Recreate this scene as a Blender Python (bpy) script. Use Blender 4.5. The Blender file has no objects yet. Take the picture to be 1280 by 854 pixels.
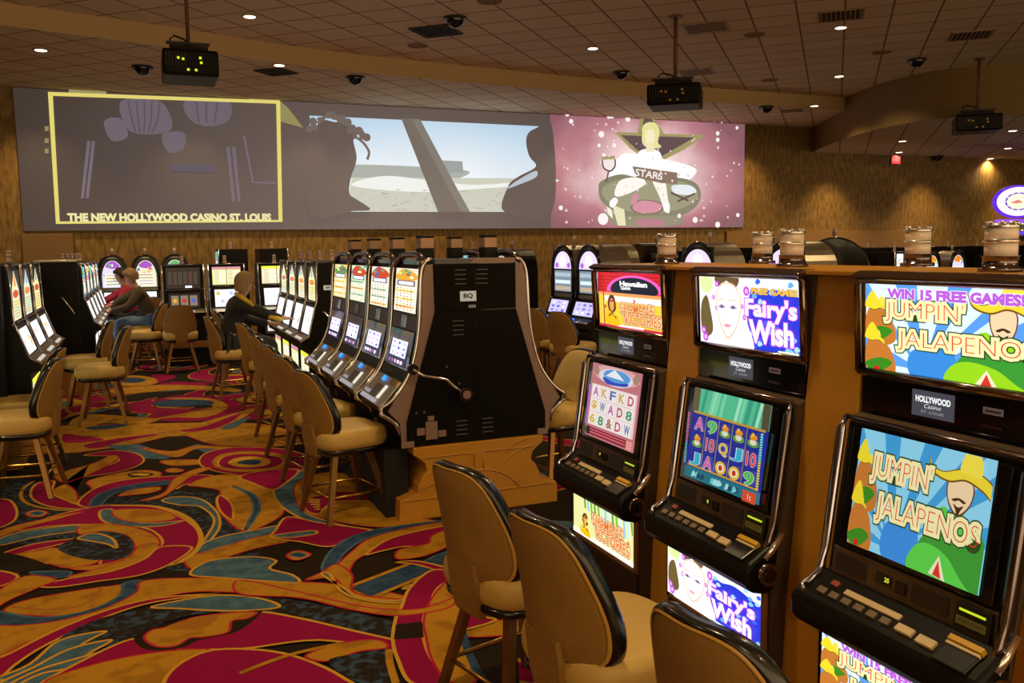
import bpy, bmesh, math, random
from mathutils import Vector, Matrix
random.seed(7)
PI = math.pi
C = bpy.context.scene.collection
# ------------------------------------------------------------------ camera
F, EYE = 1090.0, 1.65
yw, pt, rl = math.radians(22.69), math.radians(6.18), math.radians(0.8)
fw = Vector((math.sin(yw)*math.cos(pt), math.cos(yw)*math.cos(pt), -math.sin(pt)))
r0 = Vector((math.cos(yw), -math.sin(yw), 0)); u0 = r0.cross(fw)
rt = r0*math.cos(rl) - u0*math.sin(rl); up = u0*math.cos(rl) + r0*math.sin(rl)
cd = bpy.data.cameras.new('camera'); cam = bpy.data.objects.new('camera', cd); C.objects.link(cam)
cd.sensor_width = 36; cd.lens = F/1280*36; cd.clip_end = 200; cd.clip_start = 0.05
M = Matrix((rt, up, -fw)).transposed().to_4x4(); M.translation = Vector((0, 0, EYE)); cam.matrix_world = M
bpy.context.scene.camera = cam
def at(px, py, **k):
    "point of the place seen at pixel px, py on the plane x=, y= or z="
    d = rt*((px-640)/F) + up*((427-py)/F) + fw
    a, v = list(k.items())[0]; i = 'xyz'.index(a); o = Vector((0, 0, EYE))
    return o + d*((v-o[i])/d[i])
vs = bpy.context.scene.view_settings
vs.view_transform = 'Standard'; vs.look = 'None'; vs.gamma = 1; vs.use_curve_mapping = False; vs.exposure = 0.0

# ------------------------------------------------------------------ materials
def lin(c):
    if isinstance(c, str): c = tuple(int(c[i:i+2], 16)/255 for i in (0, 2, 4))
    return tuple(x/12.92 if x <= .04045 else ((x+.055)/1.055)**2.4 for x in c)
MC = {}
def mat(name, col, rough=.5, metal=0.0, noise=0.0, nscale=20, bump=0.0, coat=0.0, spec=.5):
    if name in MC: return MC[name]
    m = bpy.data.materials.new(name); m.use_nodes = True; n = m.node_tree; b = n.nodes['Principled BSDF']
    c = lin(col); b.inputs['Base Color'].default_value = (*c, 1)
    b.inputs['Roughness'].default_value = rough; b.inputs['Metallic'].default_value = metal
    b.inputs['Coat Weight'].default_value = coat; b.inputs['Specular IOR Level'].default_value = spec
    tc = n.nodes.new('ShaderNodeTexCoord'); ns = n.nodes.new('ShaderNodeTexNoise'); ns.inputs['Scale'].default_value = nscale
    ns.inputs['Detail'].default_value = 4
    n.links.new(tc.outputs['Object'], ns.inputs['Vector'])
    k = noise or .06
    mx = n.nodes.new('ShaderNodeMix'); mx.data_type = 'RGBA'
    mx.inputs[6].default_value = (*[v*(1-k) for v in c], 1); mx.inputs[7].default_value = (*[min(1, v*(1+k)) for v in c], 1)
    n.links.new(ns.outputs['Fac'], mx.inputs[0]); n.links.new(mx.outputs[2], b.inputs['Base Color'])
    if bump:
        bp = n.nodes.new('ShaderNodeBump'); bp.inputs['Strength'].default_value = bump; bp.inputs['Distance'].default_value = .01
        n.links.new(ns.outputs['Fac'], bp.inputs['Height']); n.links.new(bp.outputs['Normal'], b.inputs['Normal'])
    MC[name] = m; return m
def glow(col, s=1.0, sample=False):
    key = 'lit_%s_%.2f%s' % (col, s, '_s' if sample else '')
    if key in MC: return MC[key]
    m = bpy.data.materials.new(key); m.use_nodes = True; n = m.node_tree; b = n.nodes['Principled BSDF']
    c = lin(col); b.inputs['Base Color'].default_value = (0.01, 0.01, 0.01, 1); b.inputs['Roughness'].default_value = .25
    b.inputs['Emission Color'].default_value = (*c, 1); b.inputs['Emission Strength'].default_value = s
    if not sample:
        try: m.cycles.emission_sampling = 'NONE'
        except Exception: pass
    MC[key] = m; return m
BLACK = mat('black_laminate', '0d0a07', .4, spec=.18)
BLACKG = mat('black_gloss', '0d0c0c', .12, coat=.4)
DKPL = mat('dark_plastic', '231c17', .42, noise=.12)
MAUVE = mat('mauve_metal', '8a6f66', .45, metal=.15)
CHROME = mat('chrome', 'e2dee2', .16, metal=.92)
DCHROME = mat('smoked_chrome', '82767a', .18, metal=1)
WOOD = mat('golden_maple_veneer', 'b88024', .38, noise=.16, nscale=9)
WOODD = mat('golden_maple_side', '8f5f22', .4, noise=.14, nscale=9)
CLOTH = mat('tan_upholstery', '8e6524', .8, noise=.12, nscale=220, bump=.25)
CREAM = mat('cream_vinyl', 'c4a052', .5, noise=.05, nscale=60)
PIPE = mat('gold_piping', 'b98a35', .5)
VINYL = mat('black_vinyl', '0e0c0c', .25, coat=.3)
LEGM = mat('bronze_leg_metal', '8a6230', .32, metal=.7)
BRASS = mat('brass_rail', 'c79a4c', .25, metal=.9)
GREYP = mat('grey_plate', '55555e', .5)
SILV = mat('silver_hood', 'a49a88', .3, metal=.8)
TAUPE = mat('taupe_cabinet_side', '4a3a2a', .42, noise=.1)

# ------------------------------------------------------------------ mesh builder
class MB:
    def __init__(s): s.v = []; s.f = []; s.m = []; s.s = []; s.mats = []
    def mi(s, m):
        if m not in s.mats: s.mats.append(m)
        return s.mats.index(m)
    def add(s, vs_, fs, m, smooth=False):
        o = len(s.v); s.v += [tuple(x) for x in vs_]; k = s.mi(m)
        for f in fs: s.f.append(tuple(i+o for i in f)); s.m.append(k); s.s.append(smooth)
        return s
    def box(s, a, b, m):
        x0, y0, z0 = a; x1, y1, z1 = b
        v = [(x0,y0,z0),(x1,y0,z0),(x1,y1,z0),(x0,y1,z0),(x0,y0,z1),(x1,y0,z1),(x1,y1,z1),(x0,y1,z1)]
        return s.add(v, [(0,3,2,1),(4,5,6,7),(0,1,5,4),(1,2,6,5),(2,3,7,6),(3,0,4,7)], m)
    def prism(s, pts, h0, h1, m, axis='x', smooth=False):
        n = len(pts)
        def mk(p, h):
            a, b = p
            return {'x': (h, a, b), 'y': (a, h, b), 'z': (a, b, h)}[axis]
        v = [mk(p, h0) for p in pts] + [mk(p, h1) for p in pts]
        s.add(v, [(i, (i+1) % n, (i+1) % n+n, i+n) for i in range(n)], m, smooth)
        return s.add(v, [tuple(range(n))[::-1], tuple(range(n, 2*n))], m)
    def tube(s, path, r, m, n=8, cap=True, closed=False):
        P = [Vector(p) for p in path]; rings = []; N = len(P)
        ref = Vector((0.13, 0.31, 0.94))
        for i, p in enumerate(P):
            if closed: t = (P[(i+1) % N]-P[i-1])
            else: t = (P[min(i+1, N-1)]-P[max(i-1, 0)])
            t.normalize(); a = t.cross(ref); 
            if a.length < .05: a = t.cross(Vector((1, 0, 0)))
            a.normalize(); b = t.cross(a)
            rr = r[i] if isinstance(r, (list, tuple)) else r
            rings.append([p + (a*math.cos(2*PI*j/n) + b*math.sin(2*PI*j/n))*rr for j in range(n)])
        return s.loft(rings, m, cap and not closed, closed)
    def loft(s, rings, m, cap=True, closed=False, smooth=True):
        n = len(rings[0]); v = [p for r in rings for p in r]; f = []; R = len(rings)
        for i in range(R if closed else R-1):
            for j in range(n):
                a = i*n+j; b = i*n+(j+1) % n; c = ((i+1) % R)*n+(j+1) % n; d = ((i+1) % R)*n+j
                f.append((a, b, c, d))
        o = len(s.v); s.add(v, f, m, smooth)
        if cap: s.add(v, [tuple(range(n))[::-1], tuple(range((R-1)*n, R*n))], m)
        return s
    def lathe(s, prof, cx, cy, m, n=20, cap=True):
        return s.loft([[(cx+r*math.cos(2*PI*j/n), cy+r*math.sin(2*PI*j/n), z) for j in range(n)] for r, z in prof], m, cap)
    def mesh(s, name, recalc=True):
        me = bpy.data.meshes.new(name); me.from_pydata(s.v, [], s.f)
        for m in s.mats: me.materials.append(m)
        me.polygons.foreach_set('material_index', s.m); me.polygons.foreach_set('use_smooth', s.s)
        me.update()
        if recalc:
            b = bmesh.new(); b.from_mesh(me); bmesh.ops.remove_doubles(b, verts=b.verts, dist=1e-5)
            bmesh.ops.recalc_face_normals(b, faces=b.faces); b.to_mesh(me); b.free()
        return me
def link(name, me, parent=None, bevel=0, seg=2):
    o = bpy.data.objects.new(name, me); C.objects.link(o); o.parent = parent
    if bevel:
        md = o.modifiers.new('bevel', 'BEVEL'); md.width = bevel; md.segments = seg; md.limit_method = 'ANGLE'; md.angle_limit = .6
    return o
def obj(name, mb, parent=None, bevel=0, recalc=True, seg=2): return link(name, mb.mesh(name, recalc), parent, bevel, seg)
CACHE = {}
def part(name, key, fn, parent, bevel=0):
    if key not in CACHE: CACHE[key] = fn().mesh(name)
    return link(name, CACHE[key], parent, bevel)
def thing(name, label, cat, loc=(0, 0, 0), rz=0, group=None):
    o = bpy.data.objects.new(name, None); C.objects.link(o); o.location = loc; o.rotation_euler = (0, 0, rz)
    o.empty_display_size = .1
    return tag(o, label, cat, group)
def tag(o, label, cat, group=None):
    o['label'] = label; o['category'] = cat
    if group: o['group'] = group
    return o
def struct(name, mb, bevel=0, recalc=True):
    o = obj(name, mb, None, bevel, recalc); o['kind'] = 'structure'; return o
def copy_tree(o, loc, rz, label, group=None):
    r = o.copy(); C.objects.link(r); r.location = loc; r.rotation_euler = (0, 0, rz); r['label'] = label
    if group: r['group'] = group
    for ch in list(o.children):
        c = ch.copy(); C.objects.link(c); c.parent = r
        for g in list(ch.children):
            d = g.copy(); C.objects.link(d); d.parent = c
    return r

# ------------------------------------------------------------------ drawing on flat displays
def spline(pts, closed=True, k=6):
    n = len(pts); out = []
    rng = range(n) if closed else range(n-1)
    for i in rng:
        p0, p1, p2, p3 = (pts[(i-1) % n] if closed or i else pts[0]), pts[i], pts[(i+1) % n], (pts[(i+2) % n] if closed or i+2 < n else pts[-1])
        for j in range(k):
            t = j/k; t2 = t*t; t3 = t2*t
            out.append(tuple(.5*((2*p1[a]) + (-p0[a]+p2[a])*t + (2*p0[a]-5*p1[a]+4*p2[a]-p3[a])*t2 + (-p0[a]+3*p1[a]-3*p2[a]+p3[a])*t3) for a in (0, 1)))
    if not closed: out.append(tuple(pts[-1]))
    return out
GLY = {}
def glyphs(s, off):
    k = (s, off)
    if k in GLY: return GLY[k]
    cu = bpy.data.curves.new('t', 'FONT'); cu.body = s; cu.size = 1; cu.offset = off; cu.align_x = 'CENTER'; cu.align_y = 'CENTER'; cu.resolution_u = 3
    ob = bpy.data.objects.new('t', cu); C.objects.link(ob); dg = bpy.context.evaluated_depsgraph_get(); dg.update()
    me = bpy.data.meshes.new_from_object(ob.evaluated_get(dg))
    r = ([tuple(v.co[:2]) for v in me.vertices], [tuple(p.vertices) for p in me.polygons])
    bpy.data.objects.remove(ob); bpy.data.curves.remove(cu); bpy.data.meshes.remove(me)
    GLY[k] = r; return r
class Art:
    "flat picture: shapes in 0..w, 0..h coordinates stacked a hair apart on one panel"
    def __init__(s, w, h, S=1.0, eps=.00015, sample=True, lum=1.0):
        s.w, s.h, s.S, s.eps, s.n, s.sample, s.lum = w, h, S, eps, 0, sample, lum; s.mb = MB()
    def G(s, c, k=1.0, smp=False): return glow(c, s.S*k, smp)
    def bg(s, c, k=1.0):
        s.mb.add([(0,0,0),(s.w,0,0),(s.w,s.h,0),(0,s.h,0)], [(0,1,2,3)], s.G(c, k, s.sample)); return s
    def back(s, d=.006, m=None):
        b = MB(); m = m or BLACKG
        s.mb.add([(0,0,-.0005),(s.w,0,-.0005),(s.w,s.h,-.0005),(0,s.h,-.0005),(0,0,-d),(s.w,0,-d),(s.w,s.h,-d),(0,s.h,-d)],
                 [(0,1,2,3),(7,6,5,4),(0,4,5,1),(1,5,6,2),(2,6,7,3),(3,7,4,0)], m); return s
    def poly(s, pts, c, k=1.0, clip=True, m=None):
        s.n += 1; z = s.n*s.eps
        if clip: pts = [(min(max(x, 0), s.w), min(max(y, 0), s.h)) for x, y in pts]
        q = [pts[0]]
        for p in pts[1:]:
            if abs(p[0]-q[-1][0])+abs(p[1]-q[-1][1]) > 1e-6: q.append(p)
        if len(q) < 3: return s
        a = sum(q[i-1][0]*q[i][1]-q[i][0]*q[i-1][1] for i in range(len(q)))
        if a < 0: q = q[::-1]
        s.mb.add([(x, y, z) for x, y in q], [tuple(range(len(q)))], m or s.G(c, k)); return s
    def rect(s, x0, y0, x1, y1, c, k=1.0): return s.poly([(x0,y0),(x1,y0),(x1,y1),(x0,y1)], c, k)
    def blob(s, pts, c, k=1.0): return s.poly(spline(pts), c, k)
    def ell(s, cx, cy, rx, ry, c, k=1.0, rot=0, n=24, a0=0, a1=2*PI):
        p = []
        for i in range(n+1 if a1-a0 < 6.28 else n):
            t = a0+(a1-a0)*i/n; x, y = rx*math.cos(t), ry*math.sin(t)
            p.append((cx+x*math.cos(rot)-y*math.sin(rot), cy+x*math.sin(rot)+y*math.cos(rot)))
        return s.poly(p, c, k)
    def line(s, pts, w, c, k=1.0, w2=None):
        L = []; R = []; n = len(pts)
        for i, p in enumerate(pts):
            a = pts[max(i-1, 0)]; b = pts[min(i+1, n-1)]; dx, dy = b[0]-a[0], b[1]-a[1]; d = math.hypot(dx, dy) or 1
            ww = (w if w2 is None else w+(w2-w)*i/(n-1))/2
            L.append((p[0]-dy/d*ww, p[1]+dx/d*ww)); R.append((p[0]+dy/d*ww, p[1]-dx/d*ww))
        return s.poly(L+R[::-1], c, k)
    def text(s, t, cx, cy, size, c, k=1.0, out=None, ow=.05, sx=1.0, rot=0, bold=.0, shear=0, arc=0):
        if out: s.text(t, cx, cy, size, out, k, None, 0, sx, rot, bold+ow, shear, arc)
        s.n += 1; v, f = glyphs(t, bold); z = s.n*s.eps; cs, sn = math.cos(rot), math.sin(rot)
        P = []
        for x, y in v:
            y2 = y+arc*x*x; x2 = (x+shear*y)*sx; P.append((cx+size*(x2*cs-y2*sn), cy+size*(x2*sn+y2*cs), z))
        s.mb.add(P, f, s.G(c, k)); return s
    def fit(s, t, x0, y0, x1, y1, c, k=1.0, out=None, ow=.05, bold=.0, tilt=0):
        "text stretched into the box x0..x1, y0..y1; tilt lifts the right end"
        if out: s.fit(t, x0, y0, x1, y1, out, k, None, 0, bold+ow, tilt)
        s.n += 1; v0, _ = glyphs(t, 0.0); v, f = glyphs(t, bold); z = s.n*s.eps
        ax, bx = min(p[0] for p in v0), max(p[0] for p in v0); ay, by = min(p[1] for p in v0), max(p[1] for p in v0)
        s.mb.add([(x0+(x-ax)/(bx-ax)*(x1-x0), y0+(y-ay)/(by-ay)*(y1-y0)+tilt*(x-ax)/(bx-ax), z) for x, y in v], f, s.G(c, k)); return s
    def put(s, name, parent, bl, tl, x0=None):
        "bl / tl: (y, z) of bottom and top edge in the parent's frame, centred on x unless x0 is given"
        B = Vector((x0 if x0 is not None else -s.w/2, bl[0], bl[1])); v = Vector((0, tl[0]-bl[0], tl[1]-bl[1])).normalized(); u = Vector((1, 0, 0)); n = u.cross(v)
        o = obj(name, s.mb, parent, recalc=False)
        m = Matrix((u, v, n)).transposed().to_4x4(); m.translation = B; o.matrix_local = m; return o

# ================================================================== SETTING
W_Y, Z_UP, Z_LOW, Z_SOF = 17.5, 4.78, 4.5, 3.9
# ---- carpet
FM = {}
def carpet(name, c, mott=None, ms=60, th=.5):
    m = mat('carpet_'+name, c, .95, noise=.22, nscale=180, bump=.3, spec=.1)
    if mott:
        n = m.node_tree; b = n.nodes['Principled BSDF']; old = b.inputs['Base Color'].links[0].from_socket
        tc = n.nodes.new('ShaderNodeTexCoord'); ns = n.nodes.new('ShaderNodeTexNoise'); ns.inputs['Scale'].default_value = ms; ns.inputs['Detail'].default_value = 5
        n.links.new(tc.outputs['Object'], ns.inputs['Vector']); r = n.nodes.new('ShaderNodeValToRGB')
        r.color_ramp.elements[0].position = th-.05; r.color_ramp.elements[1].position = th+.08
        n.links.new(ns.outputs['Fac'], r.inputs['Fac']); mx = n.nodes.new('ShaderNodeMix'); mx.data_type = 'RGBA'
        n.links.new(r.outputs['Color'], mx.inputs[0]); n.links.new(old, mx.inputs[6]); mx.inputs[7].default_value = (*lin(mott), 1)
        n.links.new(mx.outputs[2], b.inputs['Base Color'])
    FM[name] = m
carpet('black', '241a10'); carpet('mottle', '251d18', '34465a', 22, .52); carpet('crimson', '860b40'); carpet('gold', 'ac7a1e', '94661a', 9, .55)
carpet('lightgold', 'c0902c'); carpet('blue', '4a6674', '3c566a', 14, .5); carpet('navy', '263c58', '324a66', 16, .5); carpet('red', 'a82030'); carpet('darkgold', '9a6420')
fl = MB()
X0, X1, Y0, Y1 = -9, 32, -7, W_Y
fl.add([(X0,Y0,0),(X1,Y0,0),(X1,Y1,0),(X0,Y1,0)], [(0,1,2,3)], FM['black'])
fl.add([(X0,Y0,-.05),(X1,Y0,-.05),(X1,Y1,-.05),(X0,Y1,-.05)], [(3,2,1,0)], FM['black'])
LAY = []
def fshape(pts, c):
    pts = [(min(max(x, X0), X1), min(max(y, Y0), Y1-.02)) for x, y in pts]
    q = [pts[0]]
    for p in pts[1:]:
        if abs(p[0]-q[-1][0])+abs(p[1]-q[-1][1]) > 1e-4: q.append(p)
    if len(q) < 3: return
    xs = [p[0] for p in q]; ys = [p[1] for p in q]; bb = (min(xs), max(xs), min(ys), max(ys))
    l = 1+max([a[4] for a in LAY if a[0] < bb[1] and a[1] > bb[0] and a[2] < bb[3] and a[3] > bb[2]] or [0]); LAY.append((*bb, l))
    if sum(q[i-1][0]*q[i][1]-q[i][0]*q[i-1][1] for i in range(len(q))) < 0: q = q[::-1]
    fl.add([(x, y, l*.00012) for x, y in q], [tuple(range(len(q)))], FM[c])
def arcband(cx, cy, r, a0, a1, w0, w1, c, edge=None, k=16, sq=1.0, rot=0):
    def run(ww0, ww1, col):
        O = []; I = []
        for i in range(k+1):
            t = i/k; a = a0+(a1-a0)*t; w = ww0+(ww1-ww0)*math.sin(PI*t)
            for L, rr in ((O, r+w/2), (I, r-w/2)):
                x, y = rr*math.cos(a), rr*sq*math.sin(a); L.append((cx+x*math.cos(rot)-y*math.sin(rot), cy+x*math.sin(rot)+y*math.cos(rot)))
        fshape(O+I[::-1], col)
    if edge: run(w0+.05, w1+.05, edge)
    run(w0, w1, c)
R = random.Random(31)
def clear(x, y): return True
def motif(x, y, sc):
    k = R.choice('abbccdef'); a = R.uniform(0, 2*PI); q = R.uniform(.6, 1)
    warm = R.choice(['gold', 'crimson', 'gold', 'lightgold']); cool = R.choice(['blue', 'navy', 'mottle', 'blue'])
    if k in 'ab':
        arcband(x, y, .75*sc, a, a+R.uniform(2.5, 4.5), .02, .42*sc, 'crimson', 'gold', sq=q, rot=a)
        arcband(x, y, .45*sc, a+1, a+R.uniform(3, 5), .02, .25*sc, 'gold', 'black', sq=q, rot=a)
        arcband(x+.1*sc, y, .22*sc, a, a+4, .02, .18*sc, cool, sq=q, rot=a)
    elif k == 'c':
        arcband(x, y, 1.1*sc, a, a+R.uniform(1.6, 2.6), .02, .34*sc, warm, 'crimson' if warm != 'crimson' else 'gold', sq=q, rot=a)
        arcband(x, y, .8*sc, a+.2, a+R.uniform(1.6, 2.6), .02, .22*sc, cool, 'black', sq=q, rot=a)
    elif k == 'd':
        for i, (rr, c) in enumerate(((.5, 'gold'), (.46, 'crimson'), (.3, 'gold'), (.26, 'navy'), (.14, 'lightgold'))):
            fshape([(x+rr*sc*math.cos(t*PI/12), y+rr*sc*math.sin(t*PI/12)) for t in range(24)], c)
    elif k == 'e':
        for i in range(4):
            b = a+i*.28; L = sc*R.uniform(.6, 1.0)
            fshape([(x, y), (x+.5*L*math.cos(b-.14), y+.5*L*math.sin(b-.14)), (x+L*math.cos(b), y+L*math.sin(b)), (x+.5*L*math.cos(b+.14), y+.5*L*math.sin(b+.14))], 'blue')
    else:
        fshape([(x+sc*(.5+.12*math.sin(5*t*PI/12))*math.cos(t*PI/12)*1.3, y+sc*(.32+.1*math.sin(5*t*PI/12))*math.sin(t*PI/12)) for t in range(24)], 'black')
        fshape([(x+sc*(.45+.12*math.sin(5*t*PI/12))*math.cos(t*PI/12)*1.3, y+sc*(.28+.1*math.sin(5*t*PI/12))*math.sin(t*PI/12)) for t in range(24)], R.choice(['gold', 'blue', 'crimson']))
cells = []
yy = -2.0
while yy < 17:
    xx = -3.0
    while xx < 9:
        cells.append((xx+R.uniform(-.3, .3), yy+R.uniform(-.3, .3))); xx += .85
    yy += .8
R.shuffle(cells)
for x, y in cells:
    if -1.5 < x < 2.2 and 2.9 < y < 6.9: continue
    motif(x, y, R.uniform(.65, 1.0))
# swirls of the open aisle
OF = {'A': (0, 540), 'B': (0, 694), 'C': (300, 694), 'D': (300, 560), 'E': (80, 450)}
def outline(q, w, c):
    n = len(q); xs = [p[0] for p in q]; ys = [p[1] for p in q]; bb = (min(xs), max(xs), min(ys), max(ys))
    l = 1+max([a[4] for a in LAY if a[0] < bb[1] and a[1] > bb[0] and a[2] < bb[3] and a[3] > bb[2]] or [0]); LAY.append((*bb, l)); z = l*.00012
    A = []; B = []
    for i, p in enumerate(q):
        a, b = q[i-1], q[(i+1) % n]; dx, dy = b[0]-a[0], b[1]-a[1]; d = math.hypot(dx, dy) or 1
        A.append((p[0]-dy/d*w/2, p[1]+dx/d*w/2, z)); B.append((p[0]+dy/d*w/2, p[1]-dx/d*w/2, z))
    fl.add(A+B, [(i, (i+1) % n, (i+1) % n+n, i+n) for i in range(n)], FM[c])
def T(z, c, pts, closed=True, smooth=True):
    ox, oy = OF[z]; q = [at(ox+x/4, oy+y/4, z=0) for x, y in pts]; q = [(p.x, p.y) for p in q]
    q = spline(q, True, 5) if smooth else q
    fshape(q, c)
    if c in ('crimson', 'blue', 'navy') and z != 'E' and smooth: outline(q, .016, 'lightgold' if c != 'navy' else 'blue')
    elif c == 'gold' and z != 'E' and smooth: outline(q, .012, 'red')
def TL(z, c, pts, w=.03):
    ox, oy = OF[z]; q = [at(ox+x/4, oy+y/4, z=0) for x, y in pts]; q = spline([(p.x, p.y) for p in q], False, 5)
    L = []; Rr = []; n = len(q)
    for i, p in enumerate(q):
        a = q[max(i-1, 0)]; b = q[min(i+1, n-1)]; dx, dy = b[0]-a[0], b[1]-a[1]; d = math.hypot(dx, dy) or 1
        L.append((p[0]-dy/d*w/2, p[1]+dx/d*w/2)); Rr.append((p[0]+dy/d*w/2, p[1]-dx/d*w/2))
    fshape(L+Rr[::-1], c)
# dark ground of the aisle, then the figures from back to front
T('A', 'black', [(-400,-60),(1500,-60),(2300,120),(2560,700),(2600,1300),(1200,1500),(-400,1500),(-500,600)], smooth=False)
T('A', 'mottle', [(60,240),(300,300),(700,330),(900,300),(1280,360),(1280,640),(900,700),(300,600),(0,500)])
T('A', 'gold', [(-40,-10),(400,-30),(1280,-40),(1500,60),(1100,70),(900,20),(640,70),(300,110),(-40,80)])
T('A', 'crimson', [(340,80),(560,40),(860,8),(1000,-10),(860,0),(600,20),(420,60)])
T('A', 'blue', [(520,70),(700,66),(840,110),(990,62),(1140,110),(1120,135),(1060,128),(985,88),(830,140),(720,136)], smooth=False)
T('A', 'crimson', [(420,120),(560,95),(680,110),(720,145),(660,185),(520,215),(340,235),(300,215),(470,190),(590,150),(560,125)])
T('A', 'gold', [(700,80),(860,100),(1000,70),(1280,90),(1280,110),(1000,85),(880,130)])
T('A', 'gold', [(800,150),(900,142),(1060,145),(1000,165),(860,172)])
T('A', 'crimson', [(1000,165),(1030,110),(1180,80),(1420,90),(1560,140),(1500,200),(1300,225),(1100,205)])
T('A', 'gold', [(1060,160),(1100,118),(1230,100),(1400,112),(1460,150),(1400,190),(1250,205),(1110,195)])
T('A', 'crimson', [(1090,160),(1130,125),(1240,112),(1380,125),(1420,152),(1370,182),(1250,193),(1130,186)])
T('A', 'lightgold', [(1140,160),(1180,135),(1260,127),(1340,140),(1350,160),(1300,178),(1200,180)])
T('A', 'navy', [(1190,160),(1230,145),(1290,146),(1300,160),(1260,168)])
T('A', 'gold', [(440,250),(560,215),(700,195),(800,205),(790,230),(700,240),(600,280),(480,295),(450,275)])
T('A', 'black', [(640,215),(700,205),(770,214),(740,226),(660,230)])
T('A', 'lightgold', [(650,218),(700,210),(750,216),(720,224)])
T('A', 'gold', [(830,192),(870,184),(920,194),(890,205),(840,205)])
T('A', 'gold', [(260,300),(360,250),(450,215),(590,140),(560,120),(470,160),(330,200),(270,230),(370,290),(385,365),(300,345)])
T('A', 'crimson', [(155,300),(190,260),(270,250),(260,310),(330,345),(400,370),(520,385),(420,392),(260,380),(170,345)])
TL('A', 'gold', [(170,250),(115,290),(110,340),(170,375),(300,395),(430,400),(560,395)], .025)
T('A', 'crimson', [(390,360),(470,290),(620,245),(860,225),(1040,220),(1060,235),(920,270),(880,290),(850,250),(650,275),(500,320),(450,380)])
T('A', 'navy', [(450,378),(490,320),(640,272),(850,248),(860,262),(700,285),(560,320),(500,372)])
T('A', 'gold', [(590,325),(660,295),(790,280),(800,295),(740,312),(650,322)])
T('A', 'gold', [(700,350),(820,310),(870,240),(980,190),(1060,185),(960,225),(900,270),(860,300),(800,335)])
T('A', 'gold', [(940,270),(1060,225),(1220,225),(1380,300),(1420,400),(1330,470),(1210,500),(1110,420),(1080,360),(1100,300),(1000,280)])
T('A', 'crimson', [(1085,340),(1110,325),(1160,370),(1165,440),(1130,430),(1095,390)])
T('A', 'navy', [(1160,275),(1270,320),(1300,390),(1260,460),(1225,500),(1250,440),(1270,380),(1240,320)])
T('A', 'blue', [(810,350),(880,330),(1000,340),(1080,400),(1100,470),(1060,540),(960,620),(1040,520),(1070,440),(1000,380),(900,372)])
T('A', 'blue', [(960,610),(1060,545),(1280,495),(1440,470),(1440,500),(1260,545),(1120,580),(1000,615)])
T('A', 'gold', [(920,640),(1060,600),(1280,535),(1480,500),(1500,540),(1280,590),(1120,640),(980,700)])
T('A', 'crimson', [(80,500),(260,430),(450,385),(560,372),(760,380),(900,430),(990,500),(1000,570),(940,640),(820,680),(560,700),(520,640),(800,580),(760,500),(600,470),(400,470),(240,480)])
TL('A', 'lightgold', [(560,374),(780,380),(930,430),(1000,510),(990,590),(900,660)], .03)
T('A', 'blue', [(500,405),(560,395),(640,450),(780,462),(920,450),(800,478),(640,480),(520,455)])
T('A', 'gold', [(560,405),(640,392),(800,398),(880,430),(840,450),(700,458),(600,445)])
T('A', 'darkgold', [(650,405),(740,398),(830,410),(800,425),(700,430)])
T('A', 'blue', [(0,540),(120,505),(300,480),(400,475),(400,500),(200,530),(0,575)])
T('A', 'crimson', [(0,620),(160,570),(330,545),(400,542),(300,570),(120,610),(0,640)])
T('A', 'gold', [(0,505),(100,470),(330,420),(420,405),(300,440),(150,480),(0,530)])
T('A', 'crimson', [(-60,360),(40,345),(85,400),(60,460),(-60,490)])
T('A', 'gold', [(400,480),(520,465),(690,490),(790,540),(790,610),(700,670),(480,700),(350,690),(560,660),(670,600),(640,530),(520,505),(400,520)])
T('A', 'gold', [(0,640),(200,600),(290,590),(500,650),(340,690),(220,670),(0,740)])
T('A', 'mottle', [(290,590),(400,530),(520,505),(640,530),(670,590),(620,640),(520,650),(400,640)])
T('A', 'blue', [(390,540),(470,515),(560,540),(585,590),(540,570),(460,555)])
T('A', 'gold', [(130,415),(180,398),(240,410),(200,432),(150,430)]); T('A', 'navy', [(155,415),(185,405),(218,412),(195,423)])
# zoom B
T('B', 'black', [(-40,0),(100,10),(240,62),(150,90),(-40,100)])
T('B', 'crimson', [(-60,90),(40,95),(90,120),(20,160),(-60,165)])
T('B', 'navy', [(150,95),(240,90),(350,92),(330,118),(220,120)])
T('B', 'gold', [(340,118),(480,80),(640,20),(700,-40),(800,-40),(700,40),(560,90),(420,118)])
T('B', 'crimson', [(200,165),(330,130),(560,90),(720,30),(800,-30),(960,-30),(860,50),(700,110),(500,140),(300,170)])
T('B', 'gold', [(-60,260),(0,185),(130,115),(280,130),(200,170),(60,230),(-30,280)])
T('B', 'gold', [(20,290),(120,240),(380,190),(560,165),(640,160),(600,230),(500,280),(300,315),(120,310)])
TL('B', 'darkgold', [(60,270),(240,285),(400,265),(480,215),(510,170)], .02)
T('B', 'navy', [(-60,290),(30,300),(200,325),(400,300),(540,250),(610,200),(620,150),(720,140),(700,190),(600,250),(420,310),(200,360),(0,370),(-60,350)])
T('B', 'gold', [(-60,380),(100,365),(300,340),(520,280),(680,200),(720,140),(1000,125),(1400,140),(1800,170),(2200,260),(2500,340),(2500,300),(2700,380),(2300,420),(1900,300),(1500,230),(1100,195),(900,205),(700,260),(460,340),(240,410),(60,490),(-60,560)])
T('B', 'crimson', [(-60,560),(60,500),(300,380),(560,280),(800,225),(1100,205),(1000,215),(760,250),(560,310),(380,390),(200,480),(80,560),(-20,640)])
T('B', 'mottle', [(300,430),(500,330),(800,270),(1100,215),(1500,240),(1900,330),(2250,430),(2300,500),(1900,440),(1500,330),(1100,300),(850,340),(700,420),(500,480),(300,520)])
T('B', 'blue', [(760,270),(1060,215),(1280,225),(1400,270),(1240,290),(1060,290),(900,280)])
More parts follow.
